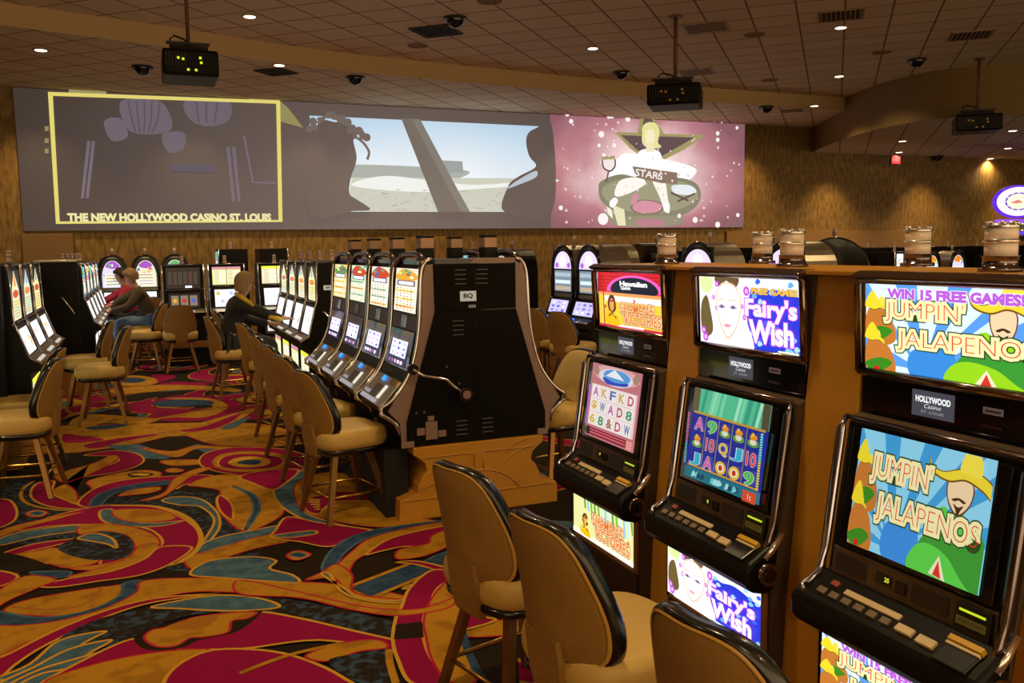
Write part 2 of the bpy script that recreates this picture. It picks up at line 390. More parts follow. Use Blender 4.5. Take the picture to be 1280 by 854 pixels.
for i in range(4):
    y = 420+i*44
    T('B', 'blue', [(-30+i*30,640+i*20),(150+i*20,560+i*16),(300+i*50,y+20),(530+i*26,y-26),(420+i*40,y+34),(220+i*30,600+i*22)])
T('B', 'crimson', [(540,480),(700,430),(760,480),(900,470),(980,420),(1160,380),(1280,300),(1500,330),(1800,400),(2100,460),(2300,450),(2300,520),(2000,500),(1600,440),(1200,485),(900,490),(620,540),(440,590),(300,640),(200,660)])
T('B', 'black', [(670,430),(760,380),(900,340),(1280,290),(1290,320),(1180,400),(1000,440),(900,480),(740,490)])
T('B', 'gold', [(722,430),(760,390),(830,375),(1000,320),(1270,298),(1240,330),(1160,345),(1140,400),(1020,425),(950,430),(880,470),(780,472)])
T('B', 'darkgold', [(830,375),(960,335),(1090,312),(1050,365),(940,390)])
T('B', 'gold', [(240,640),(520,550),(800,500),(1050,488),(920,560),(820,660),(300,700)])
T('B', 'crimson', [(820,660),(900,560),(1060,492),(1300,490),(1500,530),(1700,620),(1720,700),(900,720)])
T('B', 'blue', [(955,110),(1000,60),(1100,30),(1280,20),(1380,40),(1350,80),(1460,110),(1490,150),(1300,140),(1100,125)])
# zoom C / D
T('D', 'blue', [(170,215),(250,150),(330,110),(360,140),(290,180),(280,250),(330,330),(500,390),(680,420),(600,430),(400,390),(290,350),(200,290)])
T('D', 'crimson', [(0,150),(120,120),(290,115),(230,180),(160,215),(60,180)])
T('D', 'gold', [(270,230),(300,170),(420,130),(560,140),(700,190),(840,330),(1000,380),(860,400),(640,400),(420,360),(310,310)])
T('D', 'crimson', [(320,300),(340,260),(500,225),(700,240),(740,270),(600,270),(480,275),(420,310),(400,335),(350,330)])
for i in range(5): TL('D', 'lightgold', [(330+i*12,262+i*14),(400,270+i*10)], .03)
T('D', 'crimson', [(180,420),(240,355),(400,385),(660,425),(560,470),(440,505),(300,480),(160,460)])
T('D', 'blue', [(160,450),(350,425),(380,440),(240,460)])
T('D', 'navy', [(410,610),(470,510),(600,440),(800,400),(1060,370),(1060,390),(820,420),(640,460),(520,540),(460,630)])
T('D', 'gold', [(400,640),(480,600),(560,530),(660,460),(900,400),(1080,380),(1080,400),(860,450),(640,540),(560,600),(540,720),(580,760),(500,730),(440,640)])
T('D', 'crimson', [(630,545),(740,470),(900,425),(1070,395),(1060,420),(940,500),(820,505),(700,530)])
T('D', 'gold', [(780,565),(800,520),(940,490),(960,450),(1080,410),(1080,480),(960,540),(860,565)])
T('D', 'navy', [(840,640),(960,560),(1090,520),(1100,570),(1000,620),(900,650)])
T('D', 'gold', [(235,545),(290,525),(355,545),(300,572),(250,568)]); T('D', 'navy', [(255,547),(292,537),(330,547),(298,560)])
T('C', 'crimson', [(780,50),(900,45),(1110,100),(1110,130),(980,90),(880,60)])
T('C', 'navy', [(560,180),(840,60),(990,90),(660,225)], smooth=False)
TL('C', 'gold', [(560,168),(840,60)], .03); TL('C', 'gold', [(660,228),(990,88)], .03)
T('C', 'gold', [(410,100),(480,60),(560,110),(560,190),(640,220),(800,235),(860,230),(820,245),(660,245),(540,210),(470,130),(330,140)])
T('C', 'blue', [(410,110),(450,110),(500,190),(600,235),(760,255),(880,240),(930,190),(900,165),(850,165),(815,185),(860,180),(890,195),(860,225),(760,245),(600,225),(520,180)])
T('C', 'crimson', [(810,270),(850,180),(960,90),(1080,110),(990,180),(950,260),(920,330),(920,440),(960,540),(1040,660),(860,660),(790,540),(765,440),(780,330)])
T('C', 'gold', [(930,420),(920,340),(960,230),(1060,120),(1110,100),(1140,250),(1110,360),(1120,450),(1170,560),(1170,660),(1040,650),(960,540)])
T('C', 'black', [(780,365),(910,350),(920,430),(770,440)], smooth=False)
T('C', 'gold', [(0,140),(250,190),(500,250),(700,285),(900,285),(1040,240),(1085,222),(1060,270),(960,300),(780,320),(560,290),(300,230),(0,210)])
T('C', 'crimson', [(1120,380),(1140,270),(1200,320),(1280,340),(1200,370)])
T('C', 'gold', [(330,520),(500,460),(680,440),(740,480),(600,500),(430,550)])
TL('C', 'gold', [(0,610),(240,520),(500,460)], .025)
T('C', 'mottle', [(440,550),(600,510),(740,490),(760,560),(780,660),(600,660)])
TL('C', 'navy', [(1140,265),(1110,380),(1150,520),(1210,640)], .035); TL('C', 'gold', [(745,490),(750,560),(780,660)], .03)
# zoom E, farther along the aisle
T('E', 'gold', [(240,95),(340,78),(450,90),(470,115),(380,130),(250,125)]); T('E', 'navy', [(270,98),(340,88),(410,100),(370,115),(290,112)])
T('E', 'crimson', [(440,75),(550,78),(540,95),(420,130),(470,110)])
T('E', 'gold', [(230,150),(500,125),(840,140),(860,160),(600,150),(300,170)])
T('E', 'crimson', [(430,215),(560,180),(760,185),(860,215),(900,240),(840,290),(600,310),(420,295),(480,260),(620,250),(800,240),(780,205),(600,198)])
T('E', 'gold', [(500,195),(700,192),(800,215),(810,250),(700,290),(560,290),(440,300),(620,265),(740,240),(700,212)])
T('E', 'navy', [(450,215),(560,200),(720,205),(740,225),(600,235),(480,235)])
T('E', 'gold', [(600,340),(780,290),(960,240),(900,290),(780,350),(660,365),(500,372)])
T('E', 'blue', [(790,340),(880,300),(930,290),(860,340),(800,350)])
T('E', 'crimson', [(580,355),(700,335),(880,270),(840,310),(760,345),(640,362)])
T('E', 'gold', [(0,420),(220,345),(500,370),(760,370),(560,385),(300,400),(120,450)])
T('E', 'crimson', [(100,430),(240,400),(400,380),(480,375),(300,410),(160,445)])
T('E', 'crimson', [(0,375),(80,380),(200,400),(100,415),(0,415)])
T('E', 'gold', [(20,340),(60,290),(160,275),(380,290),(480,300),(380,325),(200,320),(120,345),(200,380),(60,380)])
T('E', 'navy', [(110,340),(200,330),(330,325),(250,345),(140,352)])
T('E', 'crimson', [(270,245),(340,215),(430,208),(440,225),(330,255)])
struct('floor', fl, recalc=False)

# ---- ceiling
def tile_material():
    m = bpy.data.materials.new('acoustic_tile'); m.use_nodes = True; n = m.node_tree; b = n.nodes['Principled BSDF']; b.inputs['Roughness'].default_value = .9
    tc = n.nodes.new('ShaderNodeTexCoord'); mp = n.nodes.new('ShaderNodeMapping'); mp.inputs['Rotation'].default_value = (0, 0, math.radians(43)); 
    n.links.new(tc.outputs['Object'], mp.inputs['Vector'])
    sp = n.nodes.new('ShaderNodeSeparateXYZ'); n.links.new(mp.outputs['Vector'], sp.inputs[0])
    def mth(op, a, bb=None):
        q = n.nodes.new('ShaderNodeMath'); q.operation = op
        for i, v in enumerate((a, bb)):
            if v is None: continue
            if isinstance(v, (int, float)): q.inputs[i].default_value = v
            else: n.links.new(v, q.inputs[i])
        return q.outputs[0]
    es = []
    for ax, off in ((0, .047), (1, .2)):
        t = mth('DIVIDE', mth('SUBTRACT', sp.outputs[ax], off), .61); fr = mth('FRACT', t); es.append(mth('ABSOLUTE', mth('SUBTRACT', fr, .5)))
    edge = mth('GREATER_THAN', mth('MAXIMUM', es[0], es[1]), .478)
    cell = n.nodes.new('ShaderNodeTexWhiteNoise'); cell.noise_dimensions = '2D'
    fl1 = mth('FLOOR', mth('DIVIDE', mth('SUBTRACT', sp.outputs[0], .047), .61)); fl2 = mth('FLOOR', mth('DIVIDE', mth('SUBTRACT', sp.outputs[1], .2), .61))
    cb = n.nodes.new('ShaderNodeCombineXYZ'); n.links.new(fl1, cb.inputs[0]); n.links.new(fl2, cb.inputs[1]); n.links.new(cb.outputs[0], cell.inputs['Vector'])
    ra = n.nodes.new('ShaderNodeMix'); ra.data_type = 'RGBA'; ra.inputs[6].default_value = (*lin('dcc8a4'), 1); ra.inputs[7].default_value = (*lin('e6d2ae'), 1)
    n.links.new(cell.outputs['Value'], ra.inputs[0])
    mx = n.nodes.new('ShaderNodeMix'); mx.data_type = 'RGBA'; mx.inputs[7].default_value = (*lin('86693f'), 1)
    n.links.new(edge, mx.inputs[0]); n.links.new(ra.outputs[2], mx.inputs[6]); n.links.new(mx.outputs[2], b.inputs['Base Color'])
    ns = n.nodes.new('ShaderNodeTexNoise'); ns.inputs['Scale'].default_value = 90; bp = n.nodes.new('ShaderNodeBump'); bp.inputs['Strength'].default_value = .15
    n.links.new(tc.outputs['Object'], ns.inputs['Vector']); n.links.new(ns.outputs['Fac'], bp.inputs['Height']); n.links.new(bp.outputs['Normal'], b.inputs['Normal'])
    return m
TILE = tile_material(); PLAST = mat('painted_drywall', 'c4a678', .8, noise=.05, nscale=3)
edge = [(-9, 11.6), (-4, 12.2), (-1.5, 12.85), (.5, 13.45), (1.73, 13.9), (3.39, 14.31), (6.22, 14.7), (9.33, 14.98), (12.4, 15.05), (15.75, 15.1), (20, 15.3), (32, 15.5)]
edge = spline(edge, False, 4)
sof = spline([(15.52, 17.5), (14.9, 16.4), (14.15, 14.9), (13.62, 13.2), (13.75, 11.95), (14.85, 11.25), (17.5, 10.9), (24, 10.3), (32, 9.8)], False, 5)
up_ = MB()
up_.add([(x, y, Z_UP) for x, y in edge]+[(32, -7, Z_UP), (-9, -7, Z_UP)], [tuple(range(len(edge)+2))], TILE)
lo = MB()
n_ = len(edge)
up_.add([(x, y, Z_LOW) for x, y in edge]+[(32, W_Y, Z_LOW), (-9, W_Y, Z_LOW)], [tuple(range(n_+2))], TILE)
up_.add([(x, y, Z_LOW) for x, y in edge]+[(x, y, Z_UP) for x, y in edge], [(i, i+1, i+1+n_, i+n_) for i in range(n_-1)], PLAST, True)
up_.add([(-9,-7,Z_UP+.2),(32,-7,Z_UP+.2),(32,W_Y,Z_UP+.2),(-9,W_Y,Z_UP+.2)], [(0,1,2,3)], PLAST)
struct('ceiling', up_, recalc=False)
so = MB(); ns_ = len(sof)
so.add([(x, y, Z_SOF) for x, y in sof]+[(32, W_Y, Z_SOF)], [tuple(range(ns_+1))], TILE)
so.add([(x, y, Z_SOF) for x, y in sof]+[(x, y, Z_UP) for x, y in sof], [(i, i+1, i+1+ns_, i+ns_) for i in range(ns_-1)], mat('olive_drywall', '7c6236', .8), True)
struct('trim_1', so, recalc=False)

# ---- walls
def wallpaper():
    m = bpy.data.materials.new('bronze_wallpaper'); m.use_nodes = True; n = m.node_tree; b = n.nodes['Principled BSDF']; b.inputs['Roughness'].default_value = .6
    tc = n.nodes.new('ShaderNodeTexCoord'); mp = n.nodes.new('ShaderNodeMapping'); mp.inputs['Scale'].default_value = (16, 16, 4.5)
    ns = n.nodes.new('ShaderNodeTexNoise'); ns.inputs['Scale'].default_value = 1; ns.inputs['Detail'].default_value = 3
    n.links.new(tc.outputs['Object'], mp.inputs['Vector']); n.links.new(mp.outputs['Vector'], ns.inputs['Vector'])
    r = n.nodes.new('ShaderNodeValToRGB'); e = r.color_ramp.elements; e[0].position = .35; e[0].color = (*lin('705626'), 1); e[1].position = .66; e[1].color = (*lin('a07e44'), 1)
    n.links.new(ns.outputs['Fac'], r.inputs['Fac']); n.links.new(r.outputs['Color'], b.inputs['Base Color'])
    bp = n.nodes.new('ShaderNodeBump'); bp.inputs['Strength'].default_value = .2; n.links.new(ns.outputs['Fac'], bp.inputs['Height']); n.links.new(bp.outputs['Normal'], b.inputs['Normal'])
    return m
WP = wallpaper()
struct('wall_back', MB().box((-9, W_Y, -.05), (32, W_Y+.2, Z_UP+.2), WP))
struct('wall_left', MB().box((-9.2, -7, -.05), (-9, W_Y+.2, Z_UP+.2), WP))
struct('wall_right', MB().box((32, -7, -.05), (32.2, W_Y+.2, Z_UP+.2), WP))
struct('trim_2', MB().box((-1.95, W_Y-.12, 0), (-1.15, W_Y, 2.0), mat('tan_pilaster', '8a6a42', .6)), .005)
struct('trim_3', MB().box((12.9, W_Y-.1, 0), (19.5, W_Y, 1.95), mat('tan_wainscot', '9a7440', .6)), .005)
struct('baseboard_back', MB().box((-9, W_Y-.03, 0), (32, W_Y-.001, .14), mat('dark_base', '3a2614', .5)), .004)

# ---- big projection screen
def gradient_mat(name, stops, cx, cz, sx, sz, strength, noise=0):
    "emissive picture: colour by distance from a centre in the panel's own plane"
    m = bpy.data.materials.new(name); m.use_nodes = True; n = m.node_tree; b = n.nodes['Principled BSDF']; b.inputs['Base Color'].default_value = (.02, .02, .02, 1); b.inputs['Roughness'].default_value = .9
    tc = n.nodes.new('ShaderNodeTexCoord'); mp = n.nodes.new('ShaderNodeMapping'); mp.inputs['Location'].default_value = (-cx/sx, -cz/sz, 0); mp.inputs['Scale'].default_value = (1/sx, 1/sz, 0)
    n.links.new(tc.outputs['Object'], mp.inputs['Vector']); ln = n.nodes.new('ShaderNodeVectorMath'); ln.operation = 'LENGTH'; n.links.new(mp.outputs['Vector'], ln.inputs[0])
    src = ln.outputs['Value']
    if noise:
        ns = n.nodes.new('ShaderNodeTexNoise'); ns.inputs['Scale'].default_value = .9; ns.inputs['Detail'].default_value = 4; n.links.new(tc.outputs['Object'], ns.inputs['Vector'])
        ml = n.nodes.new('ShaderNodeMath'); ml.operation = 'MULTIPLY_ADD'; n.links.new(ns.outputs['Fac'], ml.inputs[0]); ml.inputs[1].default_value = noise
        n.links.new(src, ml.inputs[2]); sb = n.nodes.new('ShaderNodeMath'); sb.operation = 'SUBTRACT'; n.links.new(ml.outputs[0], sb.inputs[0]); sb.inputs[1].default_value = noise/2; src = sb.outputs[0]
    r = n.nodes.new('ShaderNodeValToRGB'); cr = r.color_ramp
    while len(cr.elements) < len(stops): cr.elements.new(.5)
    for e, (p, c) in zip(cr.elements, stops): e.position = p; e.color = (*lin(c), 1)
    n.links.new(src, r.inputs['Fac']); n.links.new(r.outputs['Color'], b.inputs['Emission Color']); b.inputs['Emission Strength'].default_value = strength
    return m
SY = W_Y-.06
scr = thing('projection_screen', 'very wide projection screen with three projected pictures mounted on the back wall', 'screen', (0, W_Y, 0))
sb_ = MB().box((-1.92, -.055, 2.05), (13.4, -.001, 4.495), mat('screen_cloth', '8c7a78', .9)); obj('screen_panel', sb_, scr)
def SC(px, py): p = at(px, py, y=SY); return (p.x, p.z)
def screen_art(name, fill, pts=None, mats=None):
    a = Art(100, 100, 1.0, .0008); return a
def splace(a, name):
    o = obj(name, a.mb, scr, recalc=False)
    m = Matrix(((1,0,0),(0,0,1),(0,-1,0))).transposed().to_4x4(); m = Matrix(((1,0,0,0),(0,0,-1,-.058),(0,1,0,0),(0,0,0,1))); o.matrix_local = m; return o
class SArt(Art):
    def __init__(s, n0=0): super().__init__(100, 100, 1.0, .0008); s.n = n0
    def P(s, pts, c, k=1.0, smooth=False, m=None):
        q = [SC(*p) for p in pts]; 
        if smooth: q = spline(q)
        return s.poly(q, c, k, clip=False, m=m)
    def LN(s, pts, w, c, k=1.0, smooth=False):
        q = [SC(*p) for p in pts]
        if smooth: q = spline(q, False)
        L = []; R_ = []; n = len(q)
        for i, p in enumerate(q):
            a = q[max(i-1, 0)]; b = q[min(i+1, n-1)]; dx, dy = b[0]-a[0], b[1]-a[1]; d = math.hypot(dx, dy) or 1
            L.append((p[0]-dy/d*w/2, p[1]+dx/d*w/2)); R_.append((p[0]+dy/d*w/2, p[1]-dx/d*w/2))
        return s.poly(L+R_[::-1], c, k, clip=False)
    def dot(s, px, py, r, c, k=1.0, ry=None):
        x, z = SC(px, py); return s.poly([(x+r*math.cos(t*PI/8), z+(ry or r)*math.sin(t*PI/8)) for t in range(16)], c, k, clip=False)
# left picture: dim ballroom with gold border
a = SArt()
x0, z0 = SC(29.5, 289); x1, z1 = SC(687, 140)
GREYM = gradient_mat('grey_projection', [(0, '84736a'), (.45, '74645e'), (1, '4e403a')], 5, 2.2, 7.5, 4.5, .74)
a.poly([(-1.92, 2.05), (SC(688, 200)[0], 2.05), (SC(688, 200)[0], 4.49), (-1.92, 4.49)], '', clip=False, m=GREYM)
for pts in ([(150,128),(180,124),(205,130),(215,160),(190,168),(160,162)], [(232,126),(285,127),(286,150),(262,158),(238,150)], [(130,152),(150,148),(160,170),(140,176)], [(203,168),(230,166),(229,186),(210,190)]):
    a.P(pts, '776a76', .8, True)
for i in range(5): a.LN([(160+i*10,126),(165+i*8,150),(170+i*5,166)], .025, '61565e', .8)
for xx in (245, 258, 272): a.LN([(xx,127),(xx-(258-xx)*-.3,154)], .025, '61565e', .8)
for x_ in (108, 114): a.P([(x_+1,176),(x_+5,177),(x_-3,248),(x_-7,248)], '7c6e7c', .8)
for x_ in (283, 290): a.P([(x_,184),(x_+4,184),(x_+11,252),(x_+7,252)], '7c6e7c', .8)
a.LN([(305,170),(316,228),(346,229)], .04, '7c6e7c', .8)
a.P([(215,205),(270,206),(270,216),(215,214)], '62586a', .8)
a.P([(86,112),(133,114),(133,118),(86,116)], 'a19a66', .9); a.P([(310,120),(345,122),(350,128),(312,127)], 'b59c6e', .9)
a.P([(350,127),(360,135),(379,160),(350,152)], '9c9561', .85); 
for q in (160, 175, 188): a.P([(56,q-2),(61,q-2),(61,q+4),(56,q+4)], '9c9561', .8)
for pts in ([(60,115),(350,126),(350,130),(64,120)], [(60,115),(66,116),(75,279),(70,280)], [(345,127),(350,128),(353,277),(348,277)], [(70,277),(353,275),(353,277.5),(70,280)]):
    a.P(pts, 'e6d874', .95)
x_, z_ = SC(211, 271.5); xe, _ = SC(338, 271); xs, _ = SC(85, 272)
a.fit('THE NEW HOLLYWOOD CASINO ST. LOUIS', xs, z_-.07, xe, z_+.06, 'ece4a4', 1.0, None, 0, .055)
splace(a, 'projected_casino_title')
# centre picture: bright desert film still
a = SArt(3)
q0 = SC(387, 144); q1 = SC(688, 158.5); 
skym = gradient_mat('film_sky', [(0, 'ffffff'), (.4, 'f2f8fc'), (.75, 'd4e6f4'), (1, 'b4d2ea')], 5.5, 2.4, 5.0, 2.1, .95)
a.P([(387,144.5),(688,158.5),(688,265),(430,264.5),(400,262),(388,240)], '', m=skym)
a.P([(432,206),(576,212),(576,222),(540,226),(432,222)], 'b6bcb4', .85, True)
a.P([(440,222),(688,223),(688,265),(432,264)], 'cfd0c0', .95); a.P([(440,232),(480,220),(540,226),(600,231),(688,224),(688,229),(600,236),(520,240)], 'eef0ec', 1.0, True)
for i in range(60):
    px_, py_ = R.uniform(440, 680), R.uniform(236, 262); a.P([(px_,py_),(px_+R.uniform(3,9),py_+.3),(px_+3,py_+1.5)], 'b9b9a4', .85)
SH = '80716a'
a.P([(536,200),(577,202),(578,216),(545,216)], 'a9b1ae', .8)
a.P([(386,165),(395,158),(402,150),(418,153),(432,152),(440,160),(446,172),(441,176),(445,195),(443,208),(438,222),(436,242),(446,250),(462,262),(440,264),(386,266)], SH, .75, True, GREYM)
for c_ in range(26):
    t = c_/26; px_ = 388+70*t; py_ = 158-14*math.sin(PI*min(1, t*1.4))+(30*max(0, t-.6)); a.dot(px_+R.uniform(-3,3), py_+R.uniform(-3,5), .035+R.random()*.05, SH, .75)
a.LN([(440,170),(452,178),(460,190),(458,200)], .05, SH, .75, True)
a.P([(500,148),(513,149),(586,265),(546,265)], '80746c', .8); a.P([(513,149),(524,150),(572,240),(586,265),(575,265)], '8c867e', .8)
a.P([(688,158),(668,161),(658,168),(656,180),(660,196),(668,206),(664,212),(645,222),(633,234),(629,265),(688,265)], SH, .75, True, GREYM)
a.P([(632,236),(648,224),(668,214),(668,222),(650,230)], 'c9d4e0', .8, True)
splace(a, 'projected_film_scene')
# right picture: pink glitter, star and a performer over a film reel
a = SArt(3)
xc, zc = SC(806, 205); xr = 13.4; xl = SC(688, 200)[0]
pink = gradient_mat('pink_glitter_projection', [(0, 'fff6f2'), (.25, 'f6d8d6'), (.55, 'b87c84'), (.8, '8c5a64'), (1, '7e5e5e')], xc, zc-.15, 3.6, 2.2, 1.05, .4)
a.poly([(xl, 2.05), (13.4, 2.05), (13.4, 4.49), (xl, 4.49)], '', clip=False, m=pink)
gold, dk = 'a79d68', '6d5558'
a.P([(768,165),(882,169),(855,187),(826,202),(808,200),(788,186)], gold, .95); a.P([(776,169),(868,172),(828,195),(806,196)], dk, .85)
a.P([(800,147),(816,147),(832,170),(796,170)], gold, .9); a.P([(805,147),(814,147),(822,168),(801,168)], dk, .85)
a.P([(772,198),(790,192),(855,205),(870,216),(840,236),(780,236),(762,220)], 'ffffff', 1.0, True)
a.P([(748,235),(752,226),(775,218),(800,222),(845,222),(868,228),(876,242),(870,258),(850,270),(810,275),(775,268),(752,252)], '8f8a74', .85, True)
a.P([(752,238),(770,226),(812,222),(855,228),(872,242),(862,256),(830,266),(795,266),(765,256)], 'a8a486', .85, True)
for c_, k_, s_ in (('85785f', .85, 1.0), ('d893a6', .95, .86)): 
    a.P([(806+(x-806)*s_, 258+(y-258)*s_) for x, y in ((788,258),(800,250),(818,251),(831,257),(824,266),(804,268),(792,265))], c_, k_, True)
a.P([(755,262),(775,270),(850,270),(842,282),(772,282)], '9c977e', .85, True); a.P([(795,276),(812,273),(830,277),(826,282),(798,282)], 'c27f92', .9, True)
a.P([(788,252),(793,242),(798,244),(795,254),(790,256)], 'd893a6', .9, True)
a.P([(765,256),(780,262),(782,282),(772,282)], 'e8e4bc', 1.0); a.P([(758,258),(764,262),(766,274),(760,268)], 'f2efe0', 1.0)
a.P([(798,190),(810,186),(824,190),(829,206),(832,222),(794,220),(794,204)], 'ffffff', 1.0, True)
a.P([(776,225),(800,222),(806,230),(790,240),(772,246),(768,240)], 'fbf8f0', 1.0, True); a.P([(815,224),(830,226),(834,246),(836,262),(830,262),(824,246)], 'fbf4ea', 1.0, True)
a.P([(762,252),(768,247),(772,251),(767,259),(762,258)], 'fdfdfd', 1.0, True); a.P([(829,256),(836,254),(836,266),(830,264)], 'ffffff', 1.0, True)
a.P([(803,158),(810,153),(820,155),(824,165),(822,178),(826,184),(812,186),(803,180),(802,168)], 'e8e29a', 1.0, True); a.P([(807,164),(816,163),(818,174),(813,182),(807,178)], 'f6edc4', 1.0, True)
a.P([(808,178),(815,178),(817,190),(807,190)], 'f2e6c0', 1.0)
a.P([(790,208),(846,216),(846,230),(826,229),(795,222)], '8e7468', .9); 
x_, z_ = SC(806, 218.5); a.text('STARS', x_+.1, z_, .22, 'f4f0ea', 1.0, None, 0, 1.2, -.12, .02)
a.P([(840,232),(862,232),(870,240),(858,244),(842,241)], 'e6eef4', 1.0, True); a.LN([(838,241),(860,251)], .04, '5c4a48', .8); a.LN([(868,242),(846,252)], .04, '5c4a48', .8)
a.P([(751,200),(768,197),(769,202),(765,212),(758,214),(753,209)], 'f3e6e6', 1.0, True); a.LN([(752,200),(754,210),(762,214),(768,208),(768,199)], .035, '5c4a48', .8, True); a.LN([(760,214),(757,228)], .035, '6c5a50', .8); a.P([(751,196),(768,195),(768,199),(752,200)], 'b0a468', .9)
for px_, py_, r_ in ((764,145,.06),(784,149,.06),(751,168,.07),(748,182,.04),(767,182,.05),(754,194,.04),(753,274,.13),(868,275,.07),(896,281,.07),(848,270,.05),(896,167,.05),(896,175,.05),(708,143,.05),(713,152,.05),(884,148,.04),(760,146,.05),(920,160,.04),(921,269,.05),(690,215,.06),(700,260,.05)):
    a.dot(px_, py_, r_, 'fff4f2', 1.0)
for i in range(90): a.dot(R.uniform(692, 924), R.uniform(150, 280), .012+.02*R.random(), 'f0d0d2', 1.0)
splace(a, 'projected_star_show')

# ---- ceiling fixtures
TRIMW = mat('downlight_trim', '9a815c', .5)
def downlight_mesh():
    a_ = MB().lathe([(.105, -.012), (.105, 0)], 0, 0, TRIMW, 20); return a_
def lamp_mesh(): return MB().lathe([(.001, -.016), (.075, -.016), (.08, -.012)], 0, 0, glow('ffe9c8', 4.0), 20, False)
LIGHTS = [((312,20),Z_UP,'bright round ceiling downlight left of centre above the aisle'), ((51,62),Z_LOW,'recessed ceiling downlight near the top left corner'), ((741,60),Z_UP,'round ceiling downlight between the centre projector and the middle of the screen'),
 ((1051,34),Z_UP,'round downlight just below the large slotted ceiling vent'), ((1049,95),Z_UP,'round downlight right of the centre projector, lower of two in line'), ((349,81),Z_LOW,'small downlight beside a vent above the left screen picture'),
 ((1018,132),Z_LOW,'small downlight where the ceiling meets the curved soffit'), ((1128,176),Z_SOF,'small downlight in the low soffit ceiling, upper of the pair above the exit sign'), ((1124,190),Z_SOF,'small downlight in the low soffit ceiling directly above the exit sign'),
 ((1266,163),Z_SOF,'downlight under the soffit nearest the right projector'), ((1260,185),Z_SOF,'downlight under the soffit at the right edge, middle one'), ((1238,198),Z_SOF,'downlight under the soffit closest to the back wall at right'), ((1278,122),Z_UP,'downlight at the right edge above the right projector')]
for (p, z, l) in LIGHTS:
    q = at(*p, z=z); t = thing('ceiling_downlight', l, 'ceiling light', (q.x, q.y, z), 0, 'recessed ceiling downlights')
    part('trim_ring', 'dl', downlight_mesh, t); part('lamp', 'dll', lamp_mesh, t)
DOME = [((110,31),Z_UP,'dark dome camera on the ceiling near the top left corner'), ((569,22),Z_UP,'dark dome camera beside the square ceiling vent at top centre'), ((776,90),Z_UP,'dark dome camera left of the centre projector'), ((444,96),Z_LOW,'dark dome camera above the film picture on the screen'),
 ((178,83),Z_LOW,'small dark dome camera left of the left projector'), ((1146,74),Z_UP,'dark dome camera between the centre and right projectors'), ((1122,127),Z_UP,'dark dome camera just before the curved soffit'), ((958,133),Z_LOW,'small dark dome camera right of the screen end'), ((1172,195),Z_SOF,'tiny dark dome camera under the soffit right of the exit sign')]
def dome_cam(): return MB().lathe([(.16, 0), (.155, -.03)], 0, 0, DKPL, 20)
def dome_g(): return MB().lathe([(.12, -.03), (.115, -.07), (.085, -.11), (.04, -.135), (.002, -.14)], 0, 0, BLACKG, 20, False)
for (p, z, l) in DOME:
    q = at(*p, z=z); t = thing('security_camera', l, 'security camera', (q.x, q.y, z), 0, 'dome cameras on the ceiling'); part('housing', 'dc', dome_cam, t); part('dome', 'dg', dome_g, t)
VD = mat('vent_dark', '33261a', .7)
def vent(p, z, l, w=.6, style=0):
    q = at(*p, z=z); t = thing('ceiling_vent', l, 'ceiling vent', (q.x, q.y, z), math.radians(-43), 'air vents in the ceiling')
    m = MB(); h = w/2
    for a_, b_ in (((-h,-h,-.012),(h,-h+.03,0)), ((-h,h-.03,-.012),(h,h,0)), ((-h,-h,-.012),(-h+.03,h,0)), ((h-.03,-h,-.012),(h,h,0))): m.box(a_, b_, TRIMW)
    obj('frame', m, t); obj('grille', MB().box((-h+.03,-h+.03,-.004),(h-.03,h-.03,0), VD if style != 2 else mat('return_grille', '6a5236', .7)), t)
    s_ = MB()
    for i in range(9 if style == 1 else 5):
        u = -h+.05+(2*h-.1)*i/(8 if style == 1 else 4)
        if style == 1: s_.box((u-.008,-h+.03,-.02),(u+.008,h-.03,-.004), TRIMW)
        elif style == 0: 
            r_ = h*(1-i/5.); r2 = r_-.02
            for a_, b_ in (((-r_,-r_,-.022),(r_,-r2,-.004)), ((-r_,r2,-.022),(r_,r_,-.004)), ((-r_,-r_,-.022),(-r2,r_,-.004)), ((r2,-r_,-.022),(r_,r_,-.004))): s_.box(a_, b_, VD)
        else: s_.box((-h+.03,u-.006,-.012),(h-.03,u+.006,-.004), TRIMW)
    obj('louver', s_, t)
vent((545,38),Z_UP,'square four way ceiling vent beside a dome camera at top centre'); vent((1051,19),Z_UP,'slotted ceiling vent above a downlight at upper right', .6, 1); vent((1213,44),Z_UP,'slotted ceiling vent above the right projector pole', .6, 1)
vent((882,34),Z_UP,'plain brown grille in the ceiling right of the centre projector pole', .62, 2); vent((870,90),Z_UP,'plain brown grille in the ceiling just right of the centre projector', .62, 2); vent((1170,110),Z_UP,'plain brown grille in the ceiling left of the right projector', .62, 2)
vent((345,89),Z_LOW,'dark vent in the low ceiling above the left screen picture', .5); vent((990,138),Z_LOW,'dark vent in the low ceiling right of the screen', .45, 2)
for p, l in (((522,57),'faint round ceiling speaker below the square vent'), ((612,1),'faint round ceiling speaker at the top edge'), ((943,43),'round ceiling speaker between the brown grille and slotted vent'), ((1103,65),'round ceiling speaker left of a dome camera'), ((962,100),'faint round ceiling speaker right of the centre projector')):
    q = at(*p, z=Z_UP); t = tag(obj('ceiling_speaker', MB().lathe([(.16,0),(.16,-.01),(.13,-.014),(.12,-.008),(.002,-.008)], 0, 0, mat('speaker_grille', '86683f', .8), 24, False)), l, 'ceiling speaker', 'round ceiling speakers'); t.location = (q.x, q.y, Z_UP)

